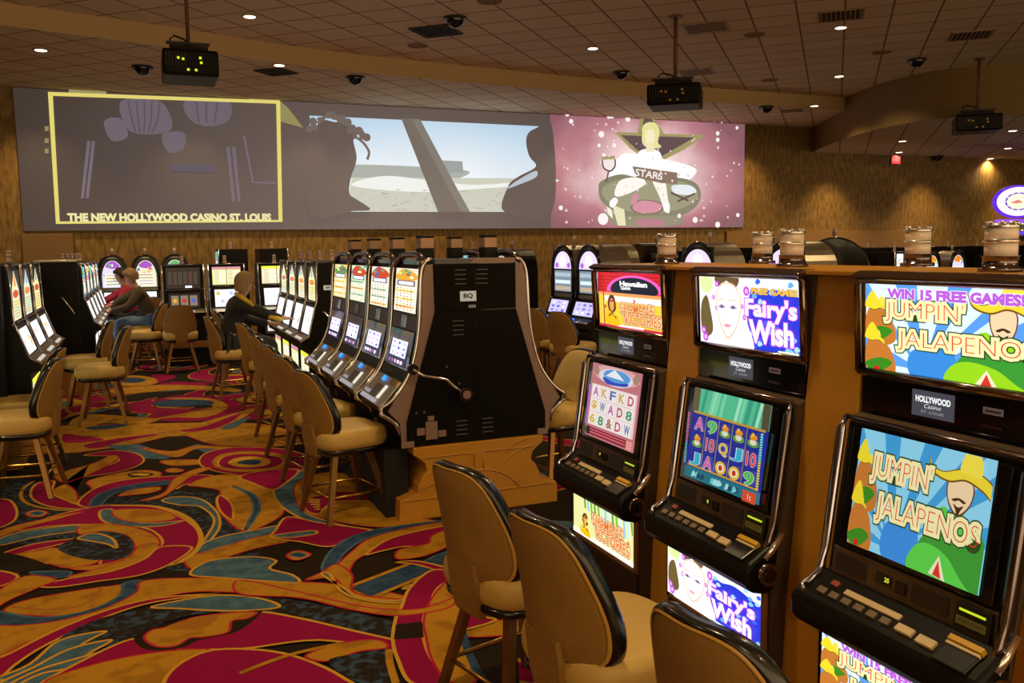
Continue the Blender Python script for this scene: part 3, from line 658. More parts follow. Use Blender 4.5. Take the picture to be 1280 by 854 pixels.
# ---- projectors
def projector(p_mid, Y, rz, label, front, ztop=Z_UP):
    c = at(*p_mid, y=Y); t = thing('ceiling_projector', label, 'projector', (c.x, Y, c.z), rz, 'projectors hanging from the ceiling')
    b = MB().box((-.36,-.33,-.15),(.36,.33,.13), BLACK); obj('body', b, t, .03)
    obj('pole', MB().tube([(0,0,.24),(0,0,ztop-c.z)], .028, mat('brown_pole', '6a4426', .5), 12).lathe([(.09,ztop-c.z-.02),(.09,ztop-c.z)], 0, 0, mat('brown_pole', '6a4426', .5)), t)
    m = MB().box((-.26,-.2,.13),(.24,.2,.19), BLACKG).box((-.3,-.25,.19),(.26,-.2,.22), DKPL).box((-.3,.2,.19),(.26,.25,.22), DKPL).box((-.06,-.06,.19),(.06,.06,.26), DKPL)
    obj('mount_bracket', m, t, .006)
    l_ = MB(); l_.tube([(-.18,.33,0),(-.18,.43,0)], [.1,.085], BLACKG, 20); obj('lens', l_, t)
    k = MB().tube([(-.2,0,.19),(-.24,.0,.29),(-.18,0,.33),(-.06,0,.3),(0,0,.25)], .012, VINYL, 6); obj('cable', k, t)
    for i, (x_, z_) in enumerate(((-.16,.03),(-.1,.02),(.12,.04),(.13,-.01),(-.04,-.09),(.06,-.09))):
        g = MB().box((x_-.016,-.338,z_-.012),(x_+.016,-.33,z_+.012), glow('c8e020' if front else 'a06a10', 1.2 if front else .35)); obj('indicator_light', g, t)
    if front: t.scale = (.8, 1, 1)
    v_ = MB()
    for i in range(7): v_.box((-.32+i*.04,-.336,-.05),(-.31+i*.04,-.33,.09), DKPL)
    obj('vent_slot', v_, t)
projector((237, 84), 10.6, 0, 'black projector with green indicator lights hanging from a pole above the left screen picture', True)
projector((844, 121), 10.56, math.radians(-38), 'black projector hanging from a pole in front of the right end of the screen', False)
projector((1221, 155), 11.15, math.radians(-44), 'black projector on a short pole before the curved soffit at far right', False)

# ---- exit sign
q = at(1120, 200, y=16.9)
e_ = Art(.3, .2, 1.2); e_.bg('e0102a', 1.0); e_.text('EXIT', .15, .1, .14, 'ff8090', 1.0, None, 0, .9, 0, .01)
ex = thing('exit_sign', 'small red lit exit sign hanging below the low soffit', 'exit sign', (q.x, 16.9, q.z)); obj('housing', MB().box((-.16,.0,-.11),(.16,.05,.11), DKPL), ex, .004)
obj('stem', MB().tube([(0,.025,.11),(0,.025,Z_SOF-q.z)], .012, DKPL), ex); e_.put('sign_face', ex, (-.004,-.1), (-.004,.1))

# ================================================================== CHAIRS
def ring(w, d, z, cx=0, cy=0, p=3.2, n=28):
    out = []
    for i in range(n):
        t = 2*PI*i/n; c, s_ = math.cos(t), math.sin(t)
        out.append((cx+w/2*abs(c)**(2/p)*(1 if c >= 0 else -1), cy+d/2*abs(s_)**(2/p)*(1 if s_ >= 0 else -1), z))
    return out
def bk_outline(k=1.0, n=44):
    "shield outline of the backrest in x, z (z from .52 to .95)"
    pts = [(0,.95),(.10,.948),(.165,.93),(.20,.885),(.212,.82),(.216,.74),(.208,.66),(.185,.585),(.15,.545),(.09,.53),(0,.527)]
    P = pts + [(-x, z) for x, z in pts[-2:0:-1]]
    P = [(x*.94*(1-1.2*(z-.74)), .53+(z-.53)*.96) for x, z in P]; P = spline(P, True, 3); cx, cz = 0, .73
    return [(x*k if k == 1 else x-(1-k)*x, cz+(z-cz)*k) for x, z in P]
def bk(k, d):
    "ring of the backrest at scale k and depth d in front of the rear face; sitter faces +y"
    return [(x, -.228+d+1.9*x*x-.165*(z-.53), z) for x, z in bk_outline(k)]
def chair_parts():
    P = {}
    m = MB(); m.loft([ring(.40,.40,.452,0,.01,4), ring(.435,.43,.46,0,.01,4), ring(.455,.45,.49,0,.01,4), ring(.455,.45,.53,0,.01,4), ring(.44,.435,.556,0,.01,4), ring(.38,.38,.570,0,.01,4), ring(.1,.1,.572,0,.01,4)], CREAM); P['seat'] = m
    m = MB(); m.loft([ring(.26,.26,.405), ring(.38,.38,.415), ring(.43,.43,.435,0,.005,4), ring(.43,.43,.455,0,.005,4)], VINYL); P['seat_pan'] = m
    m = MB(); m.loft([bk(.05,.004), bk(.5,.002), bk(.9,.0), bk(.955,.006)], CLOTH); P['backrest'] = m
    m = MB(); m.loft([bk(.945,.001), bk(.965,-.002), bk(.975,.006)], PIPE, False); P['piping'] = m
    m = MB(); m.loft([bk(.95,.008), bk(.99,.004), bk(1.01,.016), bk(1.01,.04), bk(.985,.052), bk(.93,.05)], VINYL, False); P['edge_band'] = m
    m = MB(); m.loft([bk(.95,.046), bk(.95,.058), bk(.88,.074), bk(.6,.082), bk(.05,.084)], CREAM); P['back_cushion'] = m
    m = MB()
    st = [(.075,.60,-.004),(.078,.53,-.006),(.075,.47,-.01),(.07,.41,-.005),(.06,.395,.004)]
    rings = [[(sx*w, -.228-.165*(z-.53)+o+dd, z) for sx, dd in ((-1,0),(1,0),(1,.028),(-1,.028))] for w, z, o in st]
    m.loft(rings, CLOTH, True, False, False); P['back_stem'] = m
    m = MB(); m.tube([(-.05,-.2,.43),(-.05,-.05,.425)], .014, VINYL, 6); m.tube([(.05,-.2,.43),(.05,-.05,.425)], .014, VINYL, 6); P['bracket'] = m
    for i, (sx, sy) in enumerate(((-1,-1),(1,-1),(1,1),(-1,1))):
        m = MB(); a_, b_ = Vector((sx*.11, sy*.11, .435)), Vector((sx*.205, sy*.205, .012))
        rr = [[(p.x+dx*h, p.y+dy*h, p.z) for dx, dy in ((-1,-1),(1,-1),(1,1),(-1,1))] for p, h in ((a_, .0175), (b_, .0145))]
        m.loft(rings=rr, m=LEGM, smooth=False); m.lathe([(.017,.014),(.019,.006),(.019,0)], b_.x, b_.y, VINYL, 10); P['leg%d' % i] = m
    m = MB(); k = .175; z = .165
    m.tube([(-k,-k,z),(k,-k,z),(k,k,z),(-k,k,z)], .0095, BRASS, 6, closed=True); P['foot_ring'] = m
    return P
CH = {k: v.mesh(k.rstrip('0123')) for k, v in chair_parts().items()}
def chair(x, y, facing, label, group, z=0):
    t = thing('casino_chair', label, 'chair', (x, y, z), math.radians(facing-90), group)
    for k, me in CH.items(): link(k.rstrip('0123'), me, t)
    return t
G1, G2, G3, G4 = 'chairs at the right foreground machines', 'chairs along the middle bank of machines', 'chairs along the left banks of machines', 'chairs at the far machines'
chair(1.16, 2.77, 15, 'tan casino chair, farthest of the three large ones in the foreground', G1)
chair(1.18, 2.12, 9, 'large tan casino chair with black edge in the foreground before the fairy machine', G1)
chair(1.20, 1.40, 9, 'tan casino chair cut off by the bottom edge of the photo, nearest the camera', G1)
chair(1.08, 5.33, 14, 'tan casino chair nearest the black end panel, its seat fully showing', G2)
chair(1.07, 6.12, 13, 'second tan casino chair of the middle row, mostly behind the nearest one', G2)
chair(1.06, 6.92, 14, 'third tan casino chair of the middle row counted from the black end panel', G2)
chair(1.07, 7.75, 12, 'fourth tan casino chair of the middle row, partly behind three others', G2)
chair(1.10, 9.15, 12, 'tan casino chair just before the player in the black and yellow jacket', G2)
chair(.86, 10.25, 8, 'tan casino chair on which the player in the black and yellow jacket sits', G2)
chair(1.0, 11.2, 5, 'tan casino chair beyond the player in the black and yellow jacket', G2)
chair(2.56, 5.36, 190, 'cream casino chair right of the black end panel, facing it', 'chairs on the right side of the middle bank')
chair(-.84, 6.72, 172, 'tan casino chair at the left edge of the photo, nearest on the left side', G3)
chair(-.88, 7.42, 176, 'tan casino chair just behind the one at the left edge', G3)
chair(-.44, 9.35, 176, 'cream seated casino chair in mid aisle at left, right one of a pair', G3)
chair(-.62, 10.2, 178, 'cream seated casino chair at left, behind the right one of the pair', G3)
chair(.0, 14.1, 182, 'cream backed casino chair on which the player in the brown jacket sits', G4)
chair(-.2, 15.0, 178, 'casino chair on which the player in the red shirt sits', G4)
chair(.40, 12.85, 92, 'tan casino chair standing alone with its back to the camera before the dark slot machine', G4)
chair(.08, 15.5, 85, 'tan casino chair with back to the camera before the middle round topped machine', G4)
chair(-.02, 13.2, 165, 'tan casino chair turned aside between the brown jacket player and the lone chair', G4)
chair(4.42, 9.5, 25, 'left one of two tan casino chairs at the round topped machines with blue buttons', 'chairs right of the middle bank')
chair(4.42, 8.8, 22, 'right one of two tan casino chairs at the round topped machines with blue buttons', 'chairs right of the middle bank')

# ================================================================== FOREGROUND UPRIGHT MACHINES
HW = .285
def glass_frame(parent, name, B, T_, w, r, m, key=None, bottom=True):
    b = MB(); h = w/2
    b.tube([(-h,B[0],B[1]),(-h,T_[0],T_[1]-.015),(-h+.015,T_[0],T_[1]),(h-.015,T_[0],T_[1]),(h,T_[0],T_[1]-.015),(h,B[0],B[1])], r, m, 8)
    if bottom: b.tube([(-h,B[0],B[1]),(h,B[0],B[1])], r, m, 8)
    return obj(name, b, parent)
def signal_light(parent, x, y, z, s=1.0):
    b = MB().lathe([(.062*s,z),(.062*s,z+.012*s),(.05*s,z+.014*s),(.05*s,z+.045*s),(.056*s,z+.047*s)], x, y, DCHROME, 20)
    o = obj('signal_light', b, parent)
    g = mat('frosted_lens', 'f0e2da', .4, coat=.2)
    c1 = MB().lathe([(.046*s,z+.045*s),(.046*s,z+.088*s)], x, y, g, 20).lathe([(.046*s,z+.096*s),(.046*s,z+.135*s)], x, y, g, 20)
    obj('lens', c1, o)
    rr = MB().lathe([(.05*s,z+.086*s),(.053*s,z+.091*s),(.05*s,z+.098*s)], x, y, CHROME, 20).lathe([(.05*s,z+.132*s),(.052*s,z+.14*s),(.04*s,z+.146*s),(.0,z+.146*s)], x, y, CHROME, 20, False)
    for i in range(8):
        t_ = 2*PI*i/8; rr.lathe([(.008*s,z+.14*s),(.005*s,z+.152*s)], x+.042*s*math.cos(t_), y+.042*s*math.sin(t_), CHROME, 6)
    obj('chrome_band', rr, o); return o
def upright(y, label, top, reel, belly, side=None, polish=False):
    t = thing('slot_machine', label, 'slot machine', (2.05, y, 0), math.radians(-90), 'slot machines in the right foreground row')
    prof = [(-.255,1.553),(-.20,1.55),(-.20,1.18),(-.245,1.165),(-.315,.705),(-.335,.60),(-.335,.16),(0,.16),(0,1.553)]
    b = MB().prism(prof, -HW, HW, TAUPE); obj('cabinet', b, t, .004)
    if polish:
        s_ = MB().prism([(-.235,1.15),(-.305,.70),(-.325,.60),(-.325,.18),(-.19,.18),(-.19,1.15)], HW+.001, HW+.004, mat('polished_side', 'c8b08a', .06, metal=1)); obj('polished_side_panel', s_, t)
    # top glass with frame
    top.back(.012, BLACKG).put('top_glass', t, (-.212,1.300), (-.222,1.540))
    glass_frame(t, 'top_glass_frame', (-.222,1.294), (-.236,1.550), 2*HW-.012, .0125, mat('bronze_chrome', '907f76', .15, metal=1))
    obj('top_visor', MB().prism([(-.262,1.560),(-.235,1.572),(-.19,1.572),(-.2,1.553),(-.25,1.548)], -HW, HW, mat('bronze_chrome', '907f76', .15, metal=1)), t, .004)
    # belly strip
    bs = obj('black_glass_strip', MB().box((-HW+.008,-.214,1.175),(HW-.008,-.2,1.292), BLACKG), t, .003)
    pl = Art(.13, .068, .42); pl.bg('6a6a78'); pl.fit('HOLLYWOOD', .012, .038, .118, .053, 'ffffff', 2.2, None, 0, .05); pl.text('Casino', .065, .028, .016, 'ffffff', 1.8, None, 0, 1.2, 0, .0, .3); pl.fit('ST. LOUIS', .03, .01, .10, .017, 'd0d0d8', 1.4)
    o = pl.back(.003, GREYP).put('name_plate', t, (-.2165,1.20), (-.2165,1.268), -.10); o['label'] = 'grey plate with the casino name in white letters'
    ab = Art(.055,.017,.35); ab.bg('8a7068'); ab.rect(.006,.005,.048,.011,'4a2a24'); ab.back(.002).put('asset_tag', t, (-.2165,1.238), (-.2165,1.255), .11)
    obj('card_slot', MB().box((.11,-.219,1.205),(.165,-.213,1.213), DCHROME), t)
    # main door
    B, T_ = (-.312,.745), (-.255,1.155)
    dv = Vector((0, T_[0]-B[0], T_[1]-B[1])).normalized(); nv = Vector((0, -dv.z, dv.y))
    def onp(s_, d): p = Vector((0, B[0], B[1]))+dv*s_+nv*d; return (p.y, p.z)
    L = math.hypot(T_[0]-B[0], T_[1]-B[1])
    door = obj('door', MB().prism([onp(0,-.012), onp(0,.012), onp(L,.012), onp(L,-.012)], -HW+.018, HW-.018, BLACK), t, .004)
    sc_w, sc_h = .41, .315
    obj('screen_bezel', MB().prism([onp(.075,.012), onp(.075,.02), onp(L-.012,.02), onp(L-.012,.012)], -.24, .24, BLACKG), t, .006)
    reel.back(.004, BLACKG).put('screen', t, onp(.09,.0225), onp(.09+sc_h,.0225))
    fr = MB()
    for sx in (-1, 1):
        p = [onp(L+.01,.012), onp(L-.02,.024), onp(.06,.024), onp(0,.03), (-.36,.715)]
        fr.tube([(sx*(HW-.006), a_, b_) for a_, b_ in p], [.010,.0125,.0125,.0125,.011], mat('blue_chrome', 'c4c2dc', .12, metal=1) if sx < 0 else DCHROME, 8)
    fr.tube([(-HW+.006, *onp(L+.012,.012)), (HW-.006, *onp(L+.012,.012))], .007, DCHROME, 8)
    obj('chrome_door_trim', fr, t)
    # strip with meters above the deck
    obj('meter_strip', MB().prism([onp(-.012,.0), onp(-.012,.017), onp(.068,.017), onp(.068,.0)], -HW+.03, HW-.03, mat('brown_strip', '4a3626', .4)), t, .003)
    for x0_ in (-.24, .02, ): obj('speaker_pad', MB().prism([onp(.008,.017), onp(.008,.02), onp(.055,.02), onp(.055,.017)], x0_, x0_+.11, DKPL), t, .003)
    dp = Art(.05,.028,1.0); dp.bg('0a0a06', .3); dp.text('25' if polish else '8', .036, .014, .016, 'd8e030', 1.3, None, 0, 1, 0, .02); dp.back(.003).put('credit_meter', t, onp(.018,.0195), onp(.046,.0195), -.095)
    obj('key_switch', MB().prism([onp(.014,.017), onp(.014,.028), onp(.044,.028), onp(.044,.017)], -.025, .005, BLACKG), t, .002)
    bv = MB().prism([onp(-.008,.017), onp(-.008,.032), onp(.062,.03), onp(.062,.017)], .155, .25, mat('bill_unit_black', '19150e', .3)); bo = obj('bill_acceptor', bv, t, .003)
    gl = Art(.07,.006,1.2); gl.bg('b8d020'); gl.put('bill_light', bo, onp(.044,.0325), onp(.05,.0325), .168)
    ti = Art(.08,.02,.5); ti.bg('5a4a18'); ti.fit('INSERT TICKET', .006,.006,.074,.014,'1a1408'); ti.put('ticket_label', bo, onp(.012,.0335), onp(.032,.0335), .163)
    # button deck
    deck = [(-.318,.728),(-.325,.745),(-.345,.742),(-.425,.692),(-.438,.672),(-.436,.628),(-.415,.600),(-.37,.588),(-.335,.592)]
    dk = obj('button_deck', MB().prism(deck, -HW-.012, HW+.012, BLACK, smooth=False), t, .012)
    d0, d1 = Vector((0,-.425,.692)), Vector((0,-.345,.742)); du = (d1-d0).normalized(); dn = Vector((0,-du.z,du.y))
    if dn.z < 0: dn = -dn
    def dpt(s_, h): p = d0+du*s_+dn*h; return (p.y, p.z)
    def key(name, x0_, x1_, s0, s1, m, h=.007): return obj(name, MB().prism([dpt(s0,-.002), dpt(s0,h), dpt(s1,h), dpt(s1,-.002)], x0_, x1_, m), dk, .002)
    IV = mat('ivory_button', 'c9b288', .4); GB = mat('olive_button', '6a5c46', .4); RB = mat('red_button', '8c3a30', .4)
    key('menu_plate', -.15, .035, .05, .068, IV, .005)
    key('button', -.205, -.18, .058, .076, RB)
    for i in range(6): key('button', -.225+i*.044, -.225+i*.044+.028, .022, .042, GB)
    key('large_button', .045, .095, .022, .044, IV, .009); key('large_button', .11, .16, .018, .042, IV, .009)
    obj('deck_trim', MB().tube([(-HW+.01,*dpt(.086,.004)),(-HW+.01,*dpt(.02,.006)),(-HW+.03,*dpt(.006,.006))], .006, CHROME, 8).tube([(-HW+.022,*dpt(.08,.006)),(-HW+.022,*dpt(.03,.007))], .004, CHROME, 8), dk)
    tr = MB().prism([dpt(-.004,-.004), dpt(-.004,.012), dpt(.06,.006), dpt(.06,-.004)], .175, .265, mat('tray_black', '090807', .3)); ch = obj('ticket_tray', tr, dk, .003)
    obj('ticket_slot', MB().prism([dpt(.06,0), dpt(.06,.016), dpt(.075,.016), dpt(.075,0)], .175, .265, mat('yellow_label', 'c99a20', .4)).prism([dpt(.05,0), dpt(.05,.012), dpt(.057,.012), dpt(.057,0)], .175, .265, IV), dk, .001)
    lk = MB().tube([(HW-.004,-.365,.655),(HW+.03,-.365,.655)], [.036,.034], DCHROME, 20).tube([(HW+.02,-.365,.655),(HW+.034,-.365,.655)], [.024,.022], BLACKG, 16)
    lk.tube([(HW+.0,-.30,.77),(HW+.004,-.335,.73),(HW+.006,-.37,.70)], .013, CHROME, 8); obj('side_lock', lk, t)
    # lower glass
    belly.back(.008, BLACKG).put('belly_glass', t, (-.352,.395), (-.352,.575))
    obj('belly_frame', MB().box((-HW+.012,-.352,.375),(-HW+.03,-.336,.585), BLACK).box((HW-.03,-.352,.375),(HW-.012,-.336,.585), mat('wood_edge', '8a5c30', .4)).box((-HW+.012,-.352,.372),(HW-.012,-.336,.386), mat('wood_edge', '8a5c30', .4)), t, .003)
    obj('lower_door', MB().box((-HW+.012,-.346,.18),(HW-.012,-.334,.366), mat('brown_black', '20160e', .4)), t, .004)
    signal_light(t, 0, -.04, 1.571, .84)
    return t
GW, GH = .53, .238
def sombrero(a, x, y, s, k=1.0, face=True):
    if face:
        a.blob([(x-.30*s,y-.05*s),(x-.31*s,y-.35*s),(x-.18*s,y-.62*s),(x,y-.74*s),(x+.18*s,y-.62*s),(x+.31*s,y-.35*s),(x+.30*s,y-.05*s),(x,y+.05*s)], '6a4020', k)
        a.blob([(x-.27*s,y-.05*s),(x-.28*s,y-.35*s),(x-.16*s,y-.58*s),(x,y-.70*s),(x+.16*s,y-.58*s),(x+.28*s,y-.35*s),(x+.27*s,y-.05*s),(x,y+.05*s)], 'f2d4a8', k)
        a.blob([(x-.12*s,y-.5*s),(x-.05*s,y-.62*s),(x,y-.76*s),(x+.06*s,y-.62*s),(x+.12*s,y-.5*s),(x,y-.55*s)], '4a2c18', k); a.blob([(x-.17*s,y-.42*s),(x,y-.36*s),(x+.17*s,y-.42*s),(x+.1*s,y-.45*s),(x,y-.41*s),(x-.1*s,y-.45*s)], '4a2c18', k)
    a.blob([(x-.85*s,y+.36*s),(x-.72*s,y+.02*s),(x-.3*s,y-.10*s),(x+.1*s,y+.0*s),(x+.5*s,y-.12*s),(x+.8*s,y-.3*s),(x+.78*s,y+.0*s),(x+.45*s,y+.22*s),(x,y+.25*s),(x-.45*s,y+.10*s),(x-.74*s,y+.20*s)], '7a5410', k)
    a.blob([(x-.83*s,y+.33*s),(x-.69*s,y+.05*s),(x-.3*s,y-.06*s),(x+.1*s,y+.04*s),(x+.5*s,y-.08*s),(x+.77*s,y-.25*s),(x+.75*s,y+.0*s),(x+.42*s,y+.20*s),(x,y+.22*s),(x-.45*s,y+.08*s),(x-.72*s,y+.16*s)], 'f2d838', k)
    a.blob([(x-.05*s,y+.2*s),(x+.0*s,y+.5*s),(x+.12*s,y+.66*s),(x+.38*s,y+.58*s),(x+.45*s,y+.18*s),(x+.2*s,y+.14*s)], 'f6e04a', k)
def jalapeno(w, h, lower=False, top=False, k=1.0):
    a = Art(w, h, k); a.bg('8fd4ee' if not top else 'dff2ff', 1.0)
    for i in range(13):
        t0 = PI*.05+i*.24; cx, cy = w*.36, h*.08
        a.poly([(cx,cy),(cx+w*1.3*math.cos(t0),cy+w*1.3*math.sin(t0)),(cx+w*1.3*math.cos(t0+.1),cy+w*1.3*math.sin(t0+.1))], '3f9fd8' if not top else '5a9ff0', 1.0)
    a.blob([(w*.3,0),(w*.3,h*.28),(w*.5,h*.34),(w*.56,h*.2),(w*.56,0)], '3a8ede', 1.0)
    for sx, sy, sc in ((.09,.72,.17),(.07,.36,.14)):
        if not lower or sy > .3:
            a.blob([(0,sy*h-h*.3),(w*.02,sy*h-h*.02),(w*.1,sy*h),(w*.17,sy*h-h*.1),(w*.2,sy*h-h*.34),(w*.1,sy*h-h*.42)], 'c97a30')
            a.blob([(w*.0,sy*h-h*.28),(w*.05,sy*h-h*.36),(w*.12,sy*h-h*.34),(w*.18,sy*h-h*.24),(w*.1,sy*h-h*.2)], '3c8a20'); a.ell(w*.08, sy*h-h*.33, w*.02, h*.03, 'd02820')
            sombrero(a, sx*w, sy*h, w*sc*.55, face=False)
            a.blob([(w*.0,sy*h+h*.02),(w*.05,sy*h+h*.2),(w*.1,sy*h+h*.02)], 'f4dc30')
    # poncho and hat
    g = '5ad04a' if not top else '9ad820'
    a.blob([(w*.55,h*.0),(w*.56,h*.22),(w*.68,h*.42),(w*.82,h*.5),(w*.98,h*.42),(w*1.05,h*.1),(w*1.02,0)], '3c9a34')
    a.blob([(w*.50,h*.0),(w*.53,h*.17),(w*.62,h*.24),(w*.76,h*.2),(w*.86,h*.08),(w*.96,-h*.05),(w*.7,-h*.05)], g)
    a.poly([(w*.66,h*.02),(w*.72,h*.18),(w*.78,h*.0)], 'f2e8c0'); a.poly([(w*.69,h*.02),(w*.72,h*.14),(w*.75,h*.01)], 'd83828')
    a.blob([(w*.66,h*.48),(w*.72,h*.56),(w*.80,h*.42),(w*.92,h*.52),(w*.96,h*.4),(w*.8,h*.3)], g)
    sombrero(a, w*.80, h*.79, w*.285 if not top else w*.215)
    gr = '2c4a1c'
    a.fit('JUMPIN\'', w*.14, h*.58, w*.60, h*.82, 'f6ecb0', 1.0, gr, .05, .105, -.0); a.fit('JUMPIN\'', w*.14, h*.58, w*.60, h*.82, 'e03c20', 1.0, None, 0, -.026)
    a.fit('JALAPENOS', w*.22, h*.27, w*.96, h*.50, 'f6ecb0', 1.0, gr, .05, .105); a.fit('JALAPENOS', w*.22, h*.27, w*.96, h*.50, 'e03c20', 1.0, None, 0, -.026)
    if top: a.fit('WIN 15 FREE GAMES!', w*.16, h*.85, w*.90, h*.95, 'c060e0', 1.0, 'ffffff', .04, .06)
    return a
def fairy(w, h, top=True):
    a = Art(w, h, 1.25); a.bg('2438d0')
    a.blob([(w*.5,h*.9),(w*.6,h*.8),(w*.75,h*.86),(w*.99,h*.78),(w,h),(w*.5,h)], 'e8f2ff'); 
    for i in range(26): 
        x, y = w*R.uniform(.5,.98), h*R.uniform(.03,.95); a.blob([(x,y),(x+w*.02,y+h*.05),(x+w*.05,y+h*.01),(x+w*.02,y-h*.03)], R.choice(['6aa8f4','a8d8ff','4060e8','7fc8f0']))
    a.blob([(0,0),(0,h),(w*.5,h),(w*.52,h*.7),(w*.5,h*.4),(w*.56,h*.1),(w*.5,0)], 'fbeef8')
    a.blob([(w*.02,h*.6),(w*.08,h*.72),(w*.12,h*.5),(w*.14,h*.2),(w*.05,h*.1),(w*.01,h*.3)], '6a5a30'); a.blob([(w*.18,h),(w*.22,h*.86),(w*.3,h*.95),(w*.37,h*.82),(w*.42,h*1.0)], '6a5030')
    a.blob([(w*.02,h*.98),(w*.03,h*.8),(w*.12,h*.78),(w*.15,h*.97)], 'd8e8a0')
    for cx, cy, r in ((.06,.1,.03),(.04,.2,.025),(.5,.82,.03),(.16,.7,.015),(.19,.55,.015),(.46,.6,.015),(.48,.45,.018),(.2,.9,.02)): a.ell(w*cx, h*cy, w*r, w*r, 'c050d8'); a.ell(w*cx, h*cy, w*r*.5, w*r*.5, 'f0b8f4')
    a.blob([(w*.19,h*.74),(w*.21,h*.42),(w*.26,h*.2),(w*.31,h*.12),(w*.37,h*.2),(w*.43,h*.42),(w*.45,h*.72),(w*.38,h*.9),(w*.26,h*.92)], 'ecc4a8')
    a.blob([(w*.2,h*.74),(w*.22,h*.42),(w*.27,h*.22),(w*.31,h*.15),(w*.36,h*.22),(w*.42,h*.42),(w*.44,h*.72),(w*.37,h*.88),(w*.27,h*.9)], 'fffaf4')
    for x_ in (.25, .37): 
        a.blob([(w*x_-w*.035,h*.57),(w*x_,h*.61),(w*x_+w*.04,h*.57),(w*x_,h*.55)], 'a890b8'); a.ell(w*x_, h*.575, w*.011, h*.02, '504068')
        a.line([(w*x_-w*.04,h*.66),(w*x_,h*.69),(w*x_+w*.04,h*.66)], h*.012, 'c8a890')
    a.line([(w*.31,h*.55),(w*.30,h*.4),(w*.32,h*.38)], h*.01, 'ecc8b0'); a.blob([(w*.27,h*.31),(w*.31,h*.335),(w*.35,h*.31),(w*.31,h*.28)], 'e89aa8')
    a.blob([(w*.1,0),(w*.2,h*.1),(w*.31,h*.1),(w*.45,h*.1),(w*.52,0)], 'fff6ee')
    a.fit("Fairy's", w*.50, h*.42, w*.96, h*.72, 'ffd8ff', 1.1, 'b040e0', .035, .04); a.fit('Wish', w*.54, h*.13, w*.93, h*.42, 'ffe8ff', 1.1, 'b040e0', .035, .04)
    if top: a.fit('FREE GAMES', w*.56, h*.79, w*.97, h*.87, 'f0b840', 1.0, '603810', .03, .04); a.rect(w*.8,h*.03,w*.98,h*.055,'f8f8c0')
    else: a.line([(w*.5,h*.03),(w*.98,h*.03)], h*.03, 'e8f4ff')
    return a
def shaman(w, h, top=True):
    a = Art(w, h, 1.15); a.bg('f4d040' if top else 'e8e8a0')
    if top:
        a.rect(0, h*.62, w, h, 'd8202c'); 
        for i in range(5): a.line([(0,h*(.68+.06*i)),(w,h*(.70+.06*i))], h*.012, 'a01020')
        a.ell(w*.56, h*.66, w*.42, h*.30, 'f060c0', 1.0, 0, 24, 0, PI); a.ell(w*.56, h*.68, w*.36, h*.24, '10182c', 1.0, 0, 24, 0, PI); a.ell(w*.56,h*.69,w*.36,h*.09,'10182c')
        a.fit('Hawaiian', w*.36, h*.77, w*.76, h*.85, 'ffffff', 1.0, None, 0, .05); a.fit('Quick', w*.37, h*.70, w*.52, h*.76, 'ffffff', 1.0, None, 0, .05)
        a.rect(0, h*.585, w, h*.64, 'f0a060'); a.rect(w*.1, h*.48, w, h*.58, 'fff8f0'); a.rect(w*.18,h*.5,w*.24,h*.57,'5060d8')
        a.rect(0, 0, w, h*.06, 'd82850'); a.rect(w*.3, h*.04, w*.7, h*.08, 'ffe8f0'); a.line([(w*.09,0),(w*.09,h*.95)], w*.018, 'b03030')
    else:
        for i in range(14): a.line([(w*(.2+.06*i),h),(w*(.22+.06*i),h*R.uniform(.5,.75))], w*.03, R.choice(['7ab840','8ccce8','58a050','c8ecff']))
        a.rect(0, 0, w, h*.12, 'fff0e0')
    cx, cy, s = w*.22, h*.36, h*.30
    a.blob([(cx-s*.5,cy+s*.3),(cx-s*.2,cy+s*.75),(cx+s*.3,cy+s*.7),(cx+s*.5,cy+s*.1),(cx+s*.3,cy-s*.2),(cx-s*.3,cy-s*.2)], '5a2c14')
    a.ell(cx, cy+s*.2, s*.28, s*.38, 'e8a050'); a.line([(cx-s*.3,cy+s*.42),(cx+s*.3,cy+s*.45)], s*.1, 'b02820')
    a.blob([(cx-s*.8,cy-s*.9),(cx-s*.5,cy-s*.2),(cx,cy-s*.25),(cx+s*.6,cy-s*.4),(cx+s*.9,cy-s*1.0)], 'f0c010'); a.line([(cx-s*.4,cy-s*.5),(cx+s*.1,cy-s*.25),(cx+s*.5,cy-s*.6)], s*.12, '903818')
    for i in range(10): x, y = w*R.uniform(0,.95), h*R.uniform(.1,.5); a.blob([(x,y),(x+w*.01,y+h*.07),(x+w*.03,y)], R.choice(['e06020','f8e870','c8d840','d84818']))
    y1, y2 = (.30, .12) if top else (.46, .18)
    hh = .17 if top else .26
    a.fit("SHAMAN'S", w*.36, h*y1, w*.86, h*(y1+hh), 'fbe8b0', 1.0, 'b04010', .05, .07); a.fit("SHAMAN'S", w*.365, h*y1, w*.855, h*(y1+hh), 'e86818', .95, None, 0, .01)
    a.fit('VICTORIES', w*.40, h*y2, w*.96, h*(y2+hh), 'fbe8b0', 1.0, 'b04010', .05, .07); a.fit('VICTORIES', w*.405, h*y2, w*.955, h*(y2+hh), 'e86818', .95, None, 0, .01)
    return a
